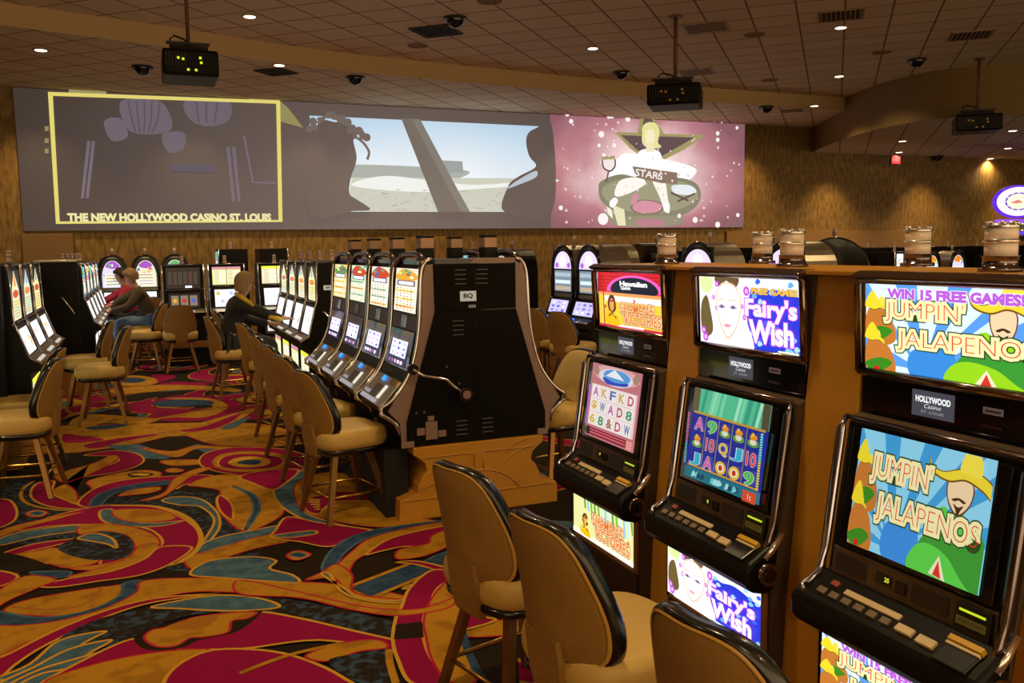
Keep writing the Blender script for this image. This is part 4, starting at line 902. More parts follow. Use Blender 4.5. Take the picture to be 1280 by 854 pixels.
def reels_pink(w, h):
    a = Art(w, h, .85); a.bg('c87880'); a.blob([(w*.05,h*.85),(w*.15,h*.97),(w*.5,h*1.0),(w*.85,h*.97),(w*.95,h*.85),(w*.5,h*.74)], 'e8b0b0')
    a.ell(w*.5, h*.86, w*.34, h*.11, 'e8e4f0'); a.ell(w*.52, h*.88, w*.27, h*.085, '58a0e0'); a.poly([(w*.3,h*.86),(w*.47,h*.965),(w*.68,h*.85)], 'f4f8ff'); a.blob([(w*.25,h*.84),(w*.5,h*.8),(w*.75,h*.83),(w*.7,h*.78),(w*.35,h*.76)], '2c48c0')
    for cx in (.1,.9): a.ell(w*cx, h*.9, w*.06, h*.06, 'b08878')
    a.rect(w*.04, h*.16, w*.96, h*.72, 'f0ccc8')
    sym = ['A','K','F','K','D', '$','W','A','D','8', '6','8','&','D','W']; col = {'A':'c860b0','K':'d8b060','F':'6078b8','D':'d05868','$':'e0b830','W':'5878b0','8':'58a068','6':'e0c040','&':'b07050'}
    for r_ in range(3):
        for c_ in range(5):
            x0, y0 = w*(.055+.178*c_), h*(.535-.185*r_); a.rect(x0, y0, x0+w*.168, y0+h*.175, 'faf2ee')
            s_ = sym[r_*5+c_]; a.fit(s_, x0+w*.035, y0+h*.03, x0+w*.135, y0+h*.145, col[s_], 1.0, None, 0, .03)
    a.rect(w*.08, h*.03, w*.9, h*.13, '8c1c34'); a.rect(w*.1, h*.055, w*.85, h*.075, 'd86a78'); a.rect(w*.1, h*.095, w*.85, h*.11, 'd86a78'); a.ell(w*.08, h*.08, w*.05, h*.06, '30241c')
    a.rect(w*.87, h*.02, w*.98, h*.13, 'f0a090'); a.rect(0, h*.15, w*.035, h*.7, 'b070d0'); return a
def reels_blue(w, h):
    a = Art(w, h, .8); a.bg('1c2c98'); a.rect(0, h*.74, w, h, '58c898')
    for i in range(12): x = w*R.uniform(.1,.9); a.line([(x,h*.74),(x+w*.04,h)], w*.04, R.choice(['80e0b0','3aa888','a8f0c8']))
    a.rect(0,h*.74,w*.09,h,'6a6040'); a.rect(w*.91,h*.74,w,h,'5a5038'); a.rect(w*.03,h*.72,w*.97,h*.745,'c8a030'); a.rect(w*.03,h*.13,w*.97,h*.15,'c8a030'); a.rect(0,0,w,h*.12,'207888')
    for i in range(14): x = w*R.uniform(.1,.8); a.blob([(x,h*.02),(x+w*.02,h*.09),(x+w*.06,h*.05)], R.choice(['70d0d8','184868','a8e8e8']))
    sym = ['A','9','M','M','M', 'M','10','Q','J','10', 'J','A','O','O','9']; col = {'A':'e060a8','9':'50c850','10':'e04858','Q':'e8c030','J':'30b8d8'}
    for c_ in range(5):
        for r_ in range(3):
            x0, y0 = w*(.05+.183*c_), h*(.53-.195*r_); s_ = sym[r_*5+c_]; cx, cy = x0+w*.083, y0+h*.085
            if s_ == 'M': a.blob([(cx-w*.065,cy-h*.05),(cx-w*.05,cy+h*.0),(cx+w*.05,cy),(cx+w*.065,cy-h*.05),(cx,cy-h*.07)], '68a040'); a.ell(cx, cy-h*.02, w*.04, h*.03, 'f0e8d0'); a.ell(cx, cy+h*.03, w*.045, h*.03, 'f09820'); a.ell(cx-w*.01, cy+h*.055, w*.02, h*.02, 'f8c040')
            elif s_ == 'O': a.ell(cx, cy, w*.07, h*.07, 'f0c040'); a.ell(cx, cy, w*.045, h*.045, 'f8f0c8'); a.ell(cx, cy, w*.025, h*.03, 'd03020')
            else: a.fit(s_, x0+w*.03, y0+h*.02, x0+w*.14, y0+h*.15, col[s_], 1.0, 'f8f0f8', .02, .03)
        if c_: a.rect(w*(.045+.183*c_), h*.15, w*(.055+.183*c_), h*.72, 'a08860')
    for i in range(22): a.rect(0, h*(.15+.026*i), w*.03, h*(.168+.026*i), 'd070b0' if i > 8 else '60b8d8'); a.rect(w*.965, h*(.15+.026*i), w*.995, h*(.168+.026*i), 'e8d840' if i < 11 else '80e8e8')
    a.rect(w*.84, 0, w, h*.11, 'e05030'); a.text('1c', w*.92, h*.055, h*.08, 'fff0e0'); return a
SW, SH_ = .41, .315
upright(3.12, 'foreground slot machine with red and yellow top glass, farthest of the three big ones', shaman(GW, GH), reels_pink(SW, SH_), shaman(.515, .18, False))
upright(2.355, 'foreground slot machine with a pale woman face and purple lettering on its glass', fairy(GW, GH), reels_blue(SW, SH_), fairy(.515, .18, False))
upright(1.575, 'foreground slot machine with yellow sombrero pictures, nearest the camera', jalapeno(GW, GH, top=True, k=1.15), jalapeno(SW, SH_, k=.85), jalapeno(.515, .18, True, top=True, k=1.15), polish=True)
# wooden divider cabinets between them, shelf and plinth
fill = [(-.185,1.553),(-.235,1.03),(-.28,.53),(-.30,.16),(0,.16),(0,1.553)]
for y0_, y1_, l in ((3.405+.6,3.405,'wooden divider cabinet left of the red topped foreground slot machine'), (2.835,2.64,'narrow wooden divider between the red topped and the pale woman machines'), (2.07,1.86,'narrow wooden divider between the pale woman and the sombrero machines'), (1.29,1.10,'wooden divider right of the sombrero machine')):
    if y0_ > 3.9: continue
    m = MB().prism([(2.05+a_, b_) for a_, b_ in fill], 0, 1, WOOD, 'y'); 
    o = obj('machine_divider', MB().prism([(2.05+a_, b_) for a_, b_ in fill], y1_, y0_, WOOD, 'y'), None, .003); tag(o, l, 'divider', 'wooden dividers between the foreground machines')
    h_ = MB().tube([(1.865,(y0_+y1_)/2,.86),(1.845,(y0_+y1_)/2,.84)], .008, DCHROME, 8).tube([(1.845,(y0_+y1_)/2,.89),(1.83,(y0_+y1_)/2,.76)], .006, DCHROME, 8); obj('latch', h_, o)
tag(obj('machine_shelf', MB().box((1.82,1.0,1.556),(2.28,3.40,1.570), WOOD), None, .003), 'golden wooden shelf running along the top of the foreground machines', 'shelf')
tag(obj('machine_plinth', MB().box((1.74,1.0,0),(2.6,3.44,.155), mat('dark_plinth', '2a1c12', .5)), None, .004), 'low dark plinth under the foreground machines', 'plinth')
# machines on the far side of the shelf, seen by their signal lights
for y0_, l in ((2.87,'slot machine behind the red topped one, only its signal light showing above the shelf'), (2.10,'slot machine behind the pale woman one, only its signal light showing above the shelf')):
    t = thing('slot_machine', l, 'slot machine', (2.33, y0_, 0), math.radians(90), 'slot machines facing away behind the shelf')
    obj('cabinet', MB().box((-.28,-.27,.156),(.28,.03,1.553), TAUPE), t, .005)
    obj('door', MB().box((-.26,-.29,.5),(.26,-.271,1.2), BLACKG), t, .004)
    signal_light(t, 0, .03, 1.571, .84)

# ================================================================== SLANT TOP MACHINES OF THE MIDDLE BANK
BX = 1.865
face = [(-.315,1.55),(-.335,1.47),(-.350,1.20),(-.385,1.0),(-.44,.86),(-.52,.755),(-.60,.70)]
def slot_art(w, h, seed, kind):
    r = random.Random(seed); a = Art(w, h, 1.3 if kind == 'top' else 1.35)
    if kind == 'top':
        bgc = r.choice(['d8c070','e8b040','c8d8b0','e0d8c0']); a.bg(bgc); a.blob([(0,h*.8),(w*.3,h*.98),(w*.7,h*.95),(w,h*.82),(w*.8,h*.72),(w*.2,h*.72)], r.choice(['d07020','5a8a50','c04020','d8a030']))
        for i in range(6): a.ell(w*r.uniform(.1,.9), h*r.uniform(.78,.97), w*.09, h*.03, r.choice(['f0e060','40a080','f8f0d0','c03830','3060a0']))
        a.rect(w*.1,h*.60,w*.9,h*.72,'302060'); a.rect(w*.16,h*.62,w*.84,h*.70,'f0e8ff',1.1)
        for j in range(9):
            y = h*(.04+.06*j); a.rect(w*.08,y,w*.92,y+h*.045,'fffbe8' if (j+seed) % 3 else r.choice(['e8a030','f0d060','88b8a0'])); 
            for i in range(5): a.rect(w*(.12+.16*i),y+h*.01,w*(.12+.16*i)+w*.09,y+h*.032, r.choice(['c07020','504030','308070','d8b060','a03020']))
    else:
        a.bg('1c1440'); a.rect(w*.06,h*.80,w*.94,h*.96,'dcd8ff',1.1); a.rect(w*.2,h*.85,w*.8,h*.90,'5040a0')
        for i in range(3):
            a.rect(w*(.08+.29*i),h*.26,w*(.08+.29*i)+w*.26,h*.76,'f2f0ff',1.1)
            for j in range(3): a.ell(w*(.21+.29*i), h*(.35+.16*j), w*.07, h*.05, r.choice(['9080e0','c8a0f0','6060c8','b0b8ff','d890c8']))
        for i in range(5): a.rect(w*(.1+.16*i),h*.06,w*(.1+.16*i)+w*.1,h*.16, r.choice(['f0a0d0','ffffff','806080','ffe8f8']))
    return a
def lerp_face(z):
    for (y0, z0), (y1, z1) in zip(face, face[1:]):
        if z1 <= z <= z0: t = (z0-z)/(z0-z1); return y0+(y1-y0)*t
    return face[-1][0]
def flat_piece(z0, z1, out):
    "straight strip on the curved face between two heights"
    a_ = Vector((0, lerp_face(z0), z0)); b_ = Vector((0, lerp_face(z1), z1)); d = (b_-a_).normalized(); n = Vector((0, -d.z, d.y)); a_ += n*out; b_ += n*out
    return (a_.y, a_.z), (b_.y, b_.z), d, n
def slant(y, rz, label, seed, group, x=BX, arm=False, ylen=.74):
    t = thing('slot_machine', label, 'slot machine', (x, y, 0), rz, group); hw = .315
    body = face+[(-.585,.655),(-.50,.60),(-.47,.45),(0,.45),(0,1.55)]
    part('cabinet', 'sl_cab', lambda: MB().prism(body, -hw, hw, BLACK), t, .003)
    side = [(-.315,1.55),(-.27,1.555),(-.265,1.26),(-.46,.60),(-.46,.47),(-.49,.47),(-.50,.60),(-.57,.68)]+face[::-1][1:-1]
    for k_ in (0, 1): part('mauve_side_panel', 'sl_mv%d' % k_, lambda: MB().prism(side, hw+.001 if k_ else -hw-.012, hw+.012 if k_ else -hw-.001, MAUVE), t)
    def chrome(sx):
        m = MB(); m.tube([(sx*(hw+.003), a_-.012, b_) for a_, b_ in [(-.26,1.585),(-.295,1.575)]+spline(face, False, 4)+[(-.60,.665),(-.56,.64),(-.51,.60),(-.485,.53)]], .0125, CHROME, 8)
        return m
    for k_ in (-1, 1): part('chrome_edge', 'sl_ch%d' % k_, lambda: chrome(k_), t)
    part('arched_top', 'sl_top', lambda: MB().tube([(-.29,-.33,1.53),(-.28,-.32,1.57),(-.22,-.31,1.60),(-.1,-.305,1.612),(.1,-.305,1.612),(.22,-.31,1.60),(.28,-.32,1.57),(.29,-.33,1.53)], .02, DCHROME, 8).box((-.3,-.31,1.54),(.3,-.02,1.575), BLACKG), t)
    b_, t_, d, n = flat_piece(1.25, 1.535, .016); 
    k = 'sl_top_%d' % seed
    ta = slot_art(.50, .275, seed, 'top'); ta.back(.003).put('pay_glass', t, b_, t_)
    b_, t_, d, n = flat_piece(1.145, 1.24, .003); p0, p1 = Vector((0,*b_)), Vector((0,*t_))
    part('belly_strip', 'sl_belly', lambda: MB().prism([b_, t_, (t_[0]-.006, t_[1]), (b_[0]-.006, b_[1])], -.28, .28, mat('brown_strip', '4a3626', .4)).prism([(b_[0]-.006,b_[1]+.01), (t_[0]-.006,t_[1]-.01), (t_[0]-.01,t_[1]-.01), (b_[0]-.01,b_[1]+.01)], -.06, .06, BLACKG), t)
    b_, t_, d, n = flat_piece(.915, 1.125, .014)
    part('reel_bezel', 'sl_bez', lambda: MB().prism([(b_[0]+.012,b_[1]-.01), (t_[0]+.012,t_[1]+.01), (t_[0]+.001,t_[1]+.01), (b_[0]+.001,b_[1]-.01)], -.27, .27, BLACKG), t)
    ra = slot_art(.42, .21, seed+50, 'reel'); ra.back(.002).put('reel_screen', t, (b_[0], b_[1]), (t_[0], t_[1]))
    b_, t_, d, n = flat_piece(.72, .86, .003); P0 = Vector((0,*b_)); 
    def dp(s_, h): q = P0+d*s_+n*h; return (q.y, q.z)
    part('button_deck', 'sl_deck', lambda: MB().prism([dp(-.04,-.003), dp(-.04,.008), dp(.16,.008), dp(.16,-.003)], -.27, .27, mat('steel_deck', 'a8a4a4', .3, metal=.5)), t, .004)
    part('spin_button', 'sl_spin', lambda: MB().tube([(-.05,*dp(.135,.008)), (-.05,*dp(.135,.022))], .019, glow('2a90ff', 1.6), 14), t)
    part('ticket_panel', 'sl_tick', lambda: MB().prism([dp(.0,.008), dp(.0,.012), dp(.1,.012), dp(.1,.008)], .07, .12, glow('fff4e0', .9)), t)
    part('bill_panel', 'sl_bill', lambda: MB().prism([dp(.0,.008), dp(.0,.014), dp(.09,.014), dp(.09,.008)], -.1, .02, GREYP), t)
    part('gold_button_cluster', 'sl_gold', lambda: MB().prism([dp(.12,.008), dp(.12,.018), dp(.16,.018), dp(.16,.008)], .12, .24, BRASS), t)
    def btn():
        m = MB()
        for i in range(5): m.prism([dp(-.035,.008), dp(-.035,.018), dp(-.008,.018), dp(-.008,.008)], -.24+i*.075, -.24+i*.075+.055, glow('d8d0d8', .55))
        for i in range(3): m.prism([dp(.005,.008), dp(.005,.016), dp(.028,.016), dp(.028,.008)], -.24+i*.045, -.24+i*.045+.035, glow('c8c0d0', .5))
        return m
    part('button_row', 'sl_btn', btn, t)
    part('lamp_neck', 'sl_neck', lambda: MB().box((-.055,-.26,1.575),(.055,-.17,1.65), BLACK), t, .004)
    part('signal_light', 'sl_sig', lambda: MB().box((-.05,-.258,1.65),(.05,-.172,1.715), mat('rose_lens', 'b08468', .3)).box((-.052,-.26,1.715),(.052,-.17,1.73), BLACK), t, .003)
    if arm:
        am = MB().tube([(hw+.015,-.42,.93),(hw+.06,-.42,.93)], .032, DCHROME, 14); base = obj('lever_hub', am, t)
        obj('lever_arm', MB().tube([(hw+.06,-.42,.93),(hw+.07,-.36,.89),(hw+.07,-.22,.86),(hw+.075,-.17,.81),(hw+.075,-.12,.775)], .009, CHROME, 8), base)
        obj('lever_knob', MB().tube([(hw+.05,-.10,.76),(hw+.10,-.10,.76)], [.048,.042], DCHROME, 20).tube([(hw+.10,-.10,.76),(hw+.105,-.10,.76)], .026, MAUVE, 16), base)
    return t
ys = [5.36, 6.03, 6.70, 7.37]
nm = ['nearest of the four slant fronted slot machines beside the black end panel', 'second slant fronted slot machine of the middle bank from the black end panel', 'third slant fronted slot machine of the middle bank from the black end panel', 'fourth slant fronted slot machine of the middle bank, farthest from the black end panel']
for i, y in enumerate(ys):
    slant(y, math.radians(-90), nm[i], 11+i, 'slant fronted slot machines on the left side of the middle bank', arm=(i == 0))
nm2 = ['slant fronted slot machine on the right side of the BQ end panel', 'second slant fronted slot machine hidden behind the right side of the middle bank']
for i, y in enumerate(ys[:2]): slant(y, math.radians(90), nm2[i], 31+i, 'slant fronted slot machines on the right side of the middle bank')
# end panel plates belong to the bank's end cover
ep = thing('bank_end_panel', 'big black tapered end panel with a plate reading BQ on the middle bank', 'end panel', (BX, 5.022, 0))
pp = [(-.265,1.55),(.265,1.55),(.265,1.27),(.46,.60),(.46,.452),(-.46,.452),(-.46,.60),(-.265,1.27)]
obj('panel', MB().prism(pp, 0, .02, mat('black_textured_panel', '0f0b07', .6, noise=.15, nscale=120, spec=.1), 'y'), ep, .002)
obj('top_cap', MB().prism([(-.26,1.585),(-.02,1.582),(.0,1.555),(-.26,1.555)], -.004, .3, GREYP, 'y').prism([(.26,1.585),(.0,1.584),(-.04,1.555),(.26,1.555)], -.008, .3, MAUVE, 'y'), ep)
obj('seam', MB().box((-.003,-.002,.455),(.002,.001,1.5), BLACKG).box((-.262,-.002,1.268),(.262,.001,1.271), BLACKG), ep)
bq = Art(.105,.062,.85); bq.bg('b8ab98', 1); bq.fit('BQ', .024,.016,.081,.046,'1a1412',1,None,0,.04); bq.back(.002, SILV)
o = bq.put('bank_sign', ep, (-.003,1.325), (-.003,1.387), -.105); o['label'] = 'pale plate reading BQ'
tl = Art(.045,.016,.5); tl.bg('b8a890'); tl.rect(.005,.004,.02,.012,'3a2c20'); tl.rect(.024,.004,.04,.012,'3a2c20'); tl.put('small_label', ep, (-.003,1.285), (-.003,1.301), -.05)
for x_, z_ in ((-.12,1.12),(-.11,.5),(.06,.5),(.04,1.43),(-.10,1.43)):
    lv = MB()
    for i in range(4): lv.box((x_-.035,-.005,z_+i*.028),(x_+.035,-.001,z_+i*.028+.005), GREYP)
    obj('vent_slots', lv, ep)
lt = MB().box((-.345,-.012,.49),(-.27,-.001,.60), MAUVE).box((-.40,-.009,.52),(-.35,-.001,.565), MAUVE).box((-.265,-.009,.50),(-.215,-.001,.54), MAUVE).box((-.33,-.010,.605),(-.29,-.001,.635), MAUVE); obj('lock_plate', lt, ep, .002)
obj('corner_foot', MB().box((-.50,-.014,.452),(-.42,-.001,.49), MAUVE).box((.40,-.014,.452),(.47,-.001,.49), MAUVE), ep, .002)
rv = MB()
for x_, z_ in ((-.35,.66),(-.40,.66),(-.2,.93),(-.12,1.02-.2)): rv.tube([(x_,-.004,z_),(x_,-.001,z_)], .006, SILV, 8)
obj('screw', rv, ep)
# stepped wooden podium
pod = [(-.43,.45),(-.43,.405),(-.40,.385),(-.36,.35),(-.345,.30),(-.375,.27),(-.405,.21),(-.41,.165),(-.52,.13),(-.53,0),(.53,0),(.53,.13),(.41,.165),(.405,.21),(.375,.27),(.345,.30),(.36,.35),(.40,.385),(.43,.405),(.43,.45)]
pd = thing('wooden_podium', 'golden wooden podium with carved arcs under the middle bank of slot machines', 'podium', (BX, 5.0, 0))
obj('base', MB().prism(pod, 0, 2.72, WOOD, 'y'), pd, .004)
ml = MB()
def arc(cx, cz, r, a0, a1, n=14): return [(cx+r*math.cos(math.radians(a0+(a1-a0)*i/n)), -.003, cz+r*math.sin(math.radians(a0+(a1-a0)*i/n))) for i in range(n+1)]
for p in (arc(.36,.10,.34,95,165), arc(.40,.06,.34,100,160), arc(0,-.05,.32,35,145), [(-.38,-.003,.385),(-.04,-.003,.385),(-.04,-.003,.30)], [(.02,-.003,.385),(.36,-.003,.385)], [(.02,-.003,.385),(.02,-.003,.27)], [(-.5,-.003,.13),(.5,-.003,.13)], [(-.40,-.003,.19),(-.16,-.003,.26)]):
    ml.tube(p, .0035, mat('light_molding', 'c08c40', .35), 6)
obj('carved_molding', ml, pd)
obj('console_shade', MB().box((-.585,.10,0),(-.44,2.7,.425), mat('shadow_black', '0a0806', .8)), pd)  # solid black box standing in for the shade under the console

# ================================================================== GENERIC UPRIGHTS FOR THE OTHER BANKS
def face_art(w, h, seed, kind):
    r = random.Random(seed); a = Art(w, h, 1.15)
    if kind == 'spire':      # tall pointed pay glass
        a.bg('0c0a08', .2); c = r.choice(['e8e0b8','d8e0c8','f0e8a0']); a.poly([(w*.1,0),(w*.9,0),(w*.86,h*.6),(w*.62,h*.85),(w*.5,h),(w*.38,h*.85),(w*.14,h*.6)], c)
        a.ell(w*.5,h*.52,w*.3,h*.08,r.choice(['e87820','f0e020','c84020'])); a.blob([(w*.4,h*.7),(w*.5,h*.95),(w*.6,h*.7)], r.choice(['f0e020','e09030','70a0d0']))
        for i in range(6): a.rect(w*.2,h*(.05+.06*i),w*.8,h*(.085+.06*i), r.choice(['c8b888','b8c8a0','d8c060']))
    elif kind == 'sheet':     # two column pay table
        a.bg('e8d8a8' if seed % 2 else 'e0e080'); a.rect(0,h*.86,w,h,'e8f040' if seed % 2 else 'd890a0')
        for x0 in (.04,.52):
            for i in range(7): a.rect(w*x0,h*(.06+.11*i),w*(x0+.44),h*(.13+.11*i),'fffce8'); a.rect(w*(x0+.04),h*(.08+.11*i),w*(x0+.2),h*(.11+.11*i),r.choice(['b89858','c0b070','a0a880']))
        a.line([(w*.5,0),(w*.5,h)],w*.02,'705830')
    elif kind == 'arch':
        a.bg('0a0a10', .2); n = 20; c = r.choice(['d8e8e8','e8e0c0','e0d8f0'])
        def ar(k): return [(w*.5+w*.5*k*math.cos(PI*i/n), h*.38+h*.6*k*math.sin(PI*i/n)) for i in range(n+1)]
        a.poly([(w*(.5-.46),h*.03),(w*(.5+.46),h*.03)]+ar(.92), c); a.blob([(w*.2,h*.75),(w*.5,h*.92),(w*.8,h*.75),(w*.5,h*.66)], r.choice(['e88820','60a870','a050c0','e0d050']))
        for i in range(8): a.ell(w*r.uniform(.15,.85),h*r.uniform(.15,.8),w*.06,h*.05,r.choice(['60a060','d060a0','3070c0','f0f0f0','e0c040']))
        a.rect(w*.14,h*.08,w*.86,h*.5, r.choice(['f4f0d8','fff8f0','f0f8e8']))
        for i in range(4): a.rect(w*.2,h*(.12+.1*i),w*.8,h*(.16+.1*i), r.choice(['b8a870','90a8a0','c8b8c8']))
    elif kind == 'archblue':
        a.bg('0a0a10', .2); n = 20
        a.poly([(w*.06,h*.56)]+[(w*.94,h*.56)]+[(w*.5+w*.44*math.cos(PI*i/n), h*.56+h*.4*math.sin(PI*i/n)) for i in range(n+1)], 'e8d8ff'); a.ell(w*.5,h*.74,w*.16,h*.13,'ffffff'); 
        for x_ in (.2,.8): a.ell(w*x_,h*.64,w*.08,h*.06,'b060e0')
        a.rect(w*.08,h*.04,w*.92,h*.52,'7e8c98'); a.rect(w*.1,h*.38,w*.9,h*.47,'a8bcc8'); a.rect(w*.12,h*.22,w*.88,h*.30,'d8ecff'); a.rect(w*.12,h*.07,w*.88,h*.16,'c0a890')
    elif kind == 'band':
        a.bg('60c0d8' if seed % 2 else 'e0d0b0'); a.ell(w*.5,h*.82,w*.3,h*.13,r.choice(['e0b030','50a060'])); a.rect(w*.1,h*.5,w*.9,h*.66,'2080d0'); a.rect(w*.15,h*.1,w*.85,h*.45,'f4ecd8'); a.ell(w*.5,h*.55,w*.25,h*.08,'ff9030')
    elif kind == 'white':
        a.bg('f8faff'); 
        for i in range(4): a.ell(w*r.uniform(.1,.9),h*r.uniform(.2,.8),w*.08,h*.12,r.choice(['d8e8f0','f0d0c0','c8c8e8','e0c060']))
    elif kind == 'dark':
        a.bg('1a1010', .6)
        for i in range(6): a.rect(w*(.06+.15*i),h*.2,w*(.17+.15*i),h*.8,r.choice(['4a3434','3c3838','54302c']), .7)
        a.rect(w*.55,h*.03,w*.75,h*.13,'e8f0ff',1.2)
    elif kind == 'reels':
        a.bg('382c24', .6)
        for i in range(3): a.rect(w*(.08+.3*i),h*.15,w*(.32+.3*i),h*.85,'f0e8e0' if seed % 2 else '8c7c68', .9); a.ell(w*(.2+.3*i),h*.5,w*.07,h*.15,r.choice(['c03030','e0a020','5060c0']))
    elif kind == 'blue':
        a.bg('c8c0ff', 1.1)
        for i in range(3):
            for j in range(3): a.ell(w*(.2+.3*i),h*(.2+.3*j),w*.09,h*.09,r.choice(['8070e0','f0f0ff','b0a0ff','6868d0']))
    return a
def upright2(x, y, facing, label, group, seed, top='spire', mid='white', low='white', w=.6, h=1.5, z0=.42, tall=.34, wood=False, arm=False):
    """floor standing machine; facing is the world direction its front looks to"""
    t = thing('slot_machine', label, 'slot machine', (x, y, z0), math.radians(facing+90), group); hw = w/2; H = h-z0
    k = '%s_%.2f_%.2f_%.2f' % ('u2', w, H, tall)
    zt = H-.04; zb = zt-tall; zs0, zs1 = H*.42, zb-.06
    prof = [(-.22,H),(-.24,zb-.03),(-.26,zs1+.01),(-.33,zs0),(-.42,zs0-.05),(-.41,zs0-.1),(-.34,zs0-.12),(-.34,0),(.22,0),(.22,H)]
    part('cabinet', k+'c', lambda: MB().prism(prof, -hw, hw, BLACK), t, .004)
    if top: face_art(w-.1, tall, seed, top).back(.004).put('pay_glass', t, (-.245, zb), (-.235, zt))
    sh = math.hypot(.07, zs1-zs0-.03)
    face_art(w-.14, sh, seed+1, mid).back(.004).put('reel_screen', t, (-.335, zs0+.02), (-.267, zs1-.005))
    if low: face_art(w-.12, zs0*.55, seed+2, low).back(.004).put('belly_glass', t, (-.345, zs0*.12), (-.345, zs0*.12+zs0*.55))
    part('chrome_trim', k+'t', lambda: MB().tube([(-hw,-.236,H),(-hw,-.25,zb),(-hw,-.27,zs1),(-hw,-.345,zs0),(-hw,-.425,zs0-.05)], .009, CHROME, 6).tube([(hw,-.236,H),(hw,-.25,zb),(hw,-.27,zs1),(hw,-.345,zs0),(hw,-.425,zs0-.05)], .009, CHROME, 6)
         .tube([(-hw,-.23,H),(hw,-.23,H)], .012, DCHROME, 6).tube([(-hw,-.25,zb-.02),(hw,-.25,zb-.02)], .01, DCHROME, 6), t)
    part('button_deck', k+'d', lambda: MB().prism([(-.42,zs0-.05),(-.335,zs0-.002),(-.33,zs0+.006),(-.425,zs0-.042)], -hw+.02, hw-.02, SILV), t, .003)
    part('button', k+'b', lambda: MB().prism([(-.41,zs0-.042),(-.385,zs0-.028),(-.385,zs0-.018),(-.41,zs0-.032)], -hw+.08, hw-.15, glow('f0ead8', .7)), t)
    def sl(): 
        m = MB().lathe([(.03,H),(.03,H+.03),(.026,H+.035),(.026,H+.07),(.03,H+.075),(.026,H+.08),(.026,H+.11),(.03,H+.115),(.02,H+.125)], 0, -.02, mat('rose_grey_lens', 'b49c90', .25), 12); return m
    part('signal_light', k+'s', sl, t)
    if arm: obj('lever_arm', MB().tube([(hw+.02,-.2,zs1-.05),(hw+.05,-.18,zs1-.05),(hw+.06,-.0,zs1-.28),(hw+.06,.03,zs1-.34)], .01, CHROME, 8).tube([(hw+.03,.03,zs1-.36),(hw+.09,.03,zs1-.36)], .04, DCHROME, 14), t)
    return t
GC = 'slot machines with pointed glasses behind the middle bank'
for i, (y, l) in enumerate(((9.35,'slot machine with pointed yellow glass nearest the end of the slant machines'), (10.02,'pointed glass slot machine played by the person in the black and yellow jacket'), (10.69,'slot machine with pointed glass just beyond the black jacket player'), (11.36,'farthest slot machine with pointed glass in the row past the black jacket player'))):
    upright2(1.86, y, 180, l, GC, 101+3*i, 'spire', 'white', 'sheet', .6, 1.52, .20, .36, arm=(i == 0))
pl = MB().box((1.5,9.035,1.24),(1.585,9.045,1.285), mat('white_plate', 'd8ccb8', .5))
sg = thing('bank_sign', 'small white plate on the black side of the machine behind the slant machines', 'sign', (1.73, 9.04, 1.26)); sa = Art(.09,.05,.8); sa.bg('c8bca8'); sa.fit('BP', .025,.014,.065,.037,'2a2018',1,None,0,.03); sa.back(.003, SILV); sa.put('plate', sg, (0,-.025), (0,.025))
tag(obj('bank_plinth', MB().box((1.5,9.02,0),(2.45,11.75,.2), WOODD), None, .01), 'low wooden plinth under the machines with pointed glasses', 'podium')
for i, y in enumerate((9.35,10.02,10.69,11.36)):
    upright2(2.32, y, 0, 'slot machine facing away behind the pointed glass row, %s' % ('nearest', 'second', 'third', 'farthest')[i]+' along it', 'slot machines facing away behind the pointed glass row', 131+i, None, 'white', None, .6, 1.5, .20, .36)
# left bank E
GE = 'slot machines of the left bank'
for i, (y, l) in enumerate(((8.10,'nearest slot machine of the left bank, beside its black end cabinet'), (8.86,'second slot machine of the left bank with orange spot on its glass'), (9.62,'third slot machine of the left bank, farthest one'))):
    upright2(-1.22, y, 0, l, GE, 201+3*i, 'spire', 'white', 'sheet', .66, 1.56, .30, .40)
    upright2(-1.70, y, 180, 'slot machine on the far side of the left bank, %s' % ('nearest','second','farthest')[i], 'slot machines on the far side of the left bank', 241+i, None, 'white', None, .66, 1.56, .30, .40)
tag(obj('end_cabinet', MB().box((-1.95,7.55,.30),(-1.02,7.74,1.56), BLACK).box((-1.95,7.545,1.50),(-1.02,7.549,1.53), SILV), None, .006), 'black end cabinet closing the left bank of slot machines', 'end panel')
tag(obj('bank_plinth', MB().box((-2.1,7.5,0),(-.95,10.1,.3), WOODD), None, .01), 'wooden plinth under the left bank of slot machines', 'podium')
# machine at the left edge, its deck reaching into view
upright2(-1.53, 6.55, 0, 'slot machine at the left edge whose chrome deck just enters the photo', 'slot machines at the left edge', 261, 'band', 'white', 'sheet', .6, 1.5, .2, .36)
# bank F
GF = 'slot machines in front of the seated players at left'
for i, (y, l) in enumerate(((11.75,'slot machine with blue banded glass at the near end of the players bank'), (12.5,'second slot machine of the bank where the two players sit'), (13.25,'third slot machine of the bank where the two players sit'), (14.1,'slot machine played by the person in the brown jacket'), (14.9,'slot machine played by the person in the red shirt'))):
    upright2(-.93, y, 0, l, GF, 301+3*i, 'band', 'white', 'white', .66, 1.52, .34, .34)
tag(obj('end_cabinet', MB().box((-1.16,11.25,.338),(-.72,11.41,1.58), BLACK).box((-1.16,11.24,1.55),(-.72,11.25,1.575), SILV).tube([(-.9,11.23,1.15),(-.8,11.22,1.0),(-.78,11.22,.95)], .01, CHROME, 6), None, .006), 'black end cabinet beside the bank where the two players sit', 'end panel')
tag(obj('bank_plinth', MB().prism([(-1.3,0),(-1.3,.338),(-.66,.338),(-.64,.2),(-.62,.12),(-.62,0)], 11.2, 15.3, WOODD, 'y'), None, .01), 'wooden podium under the bank where the two players sit', 'podium')
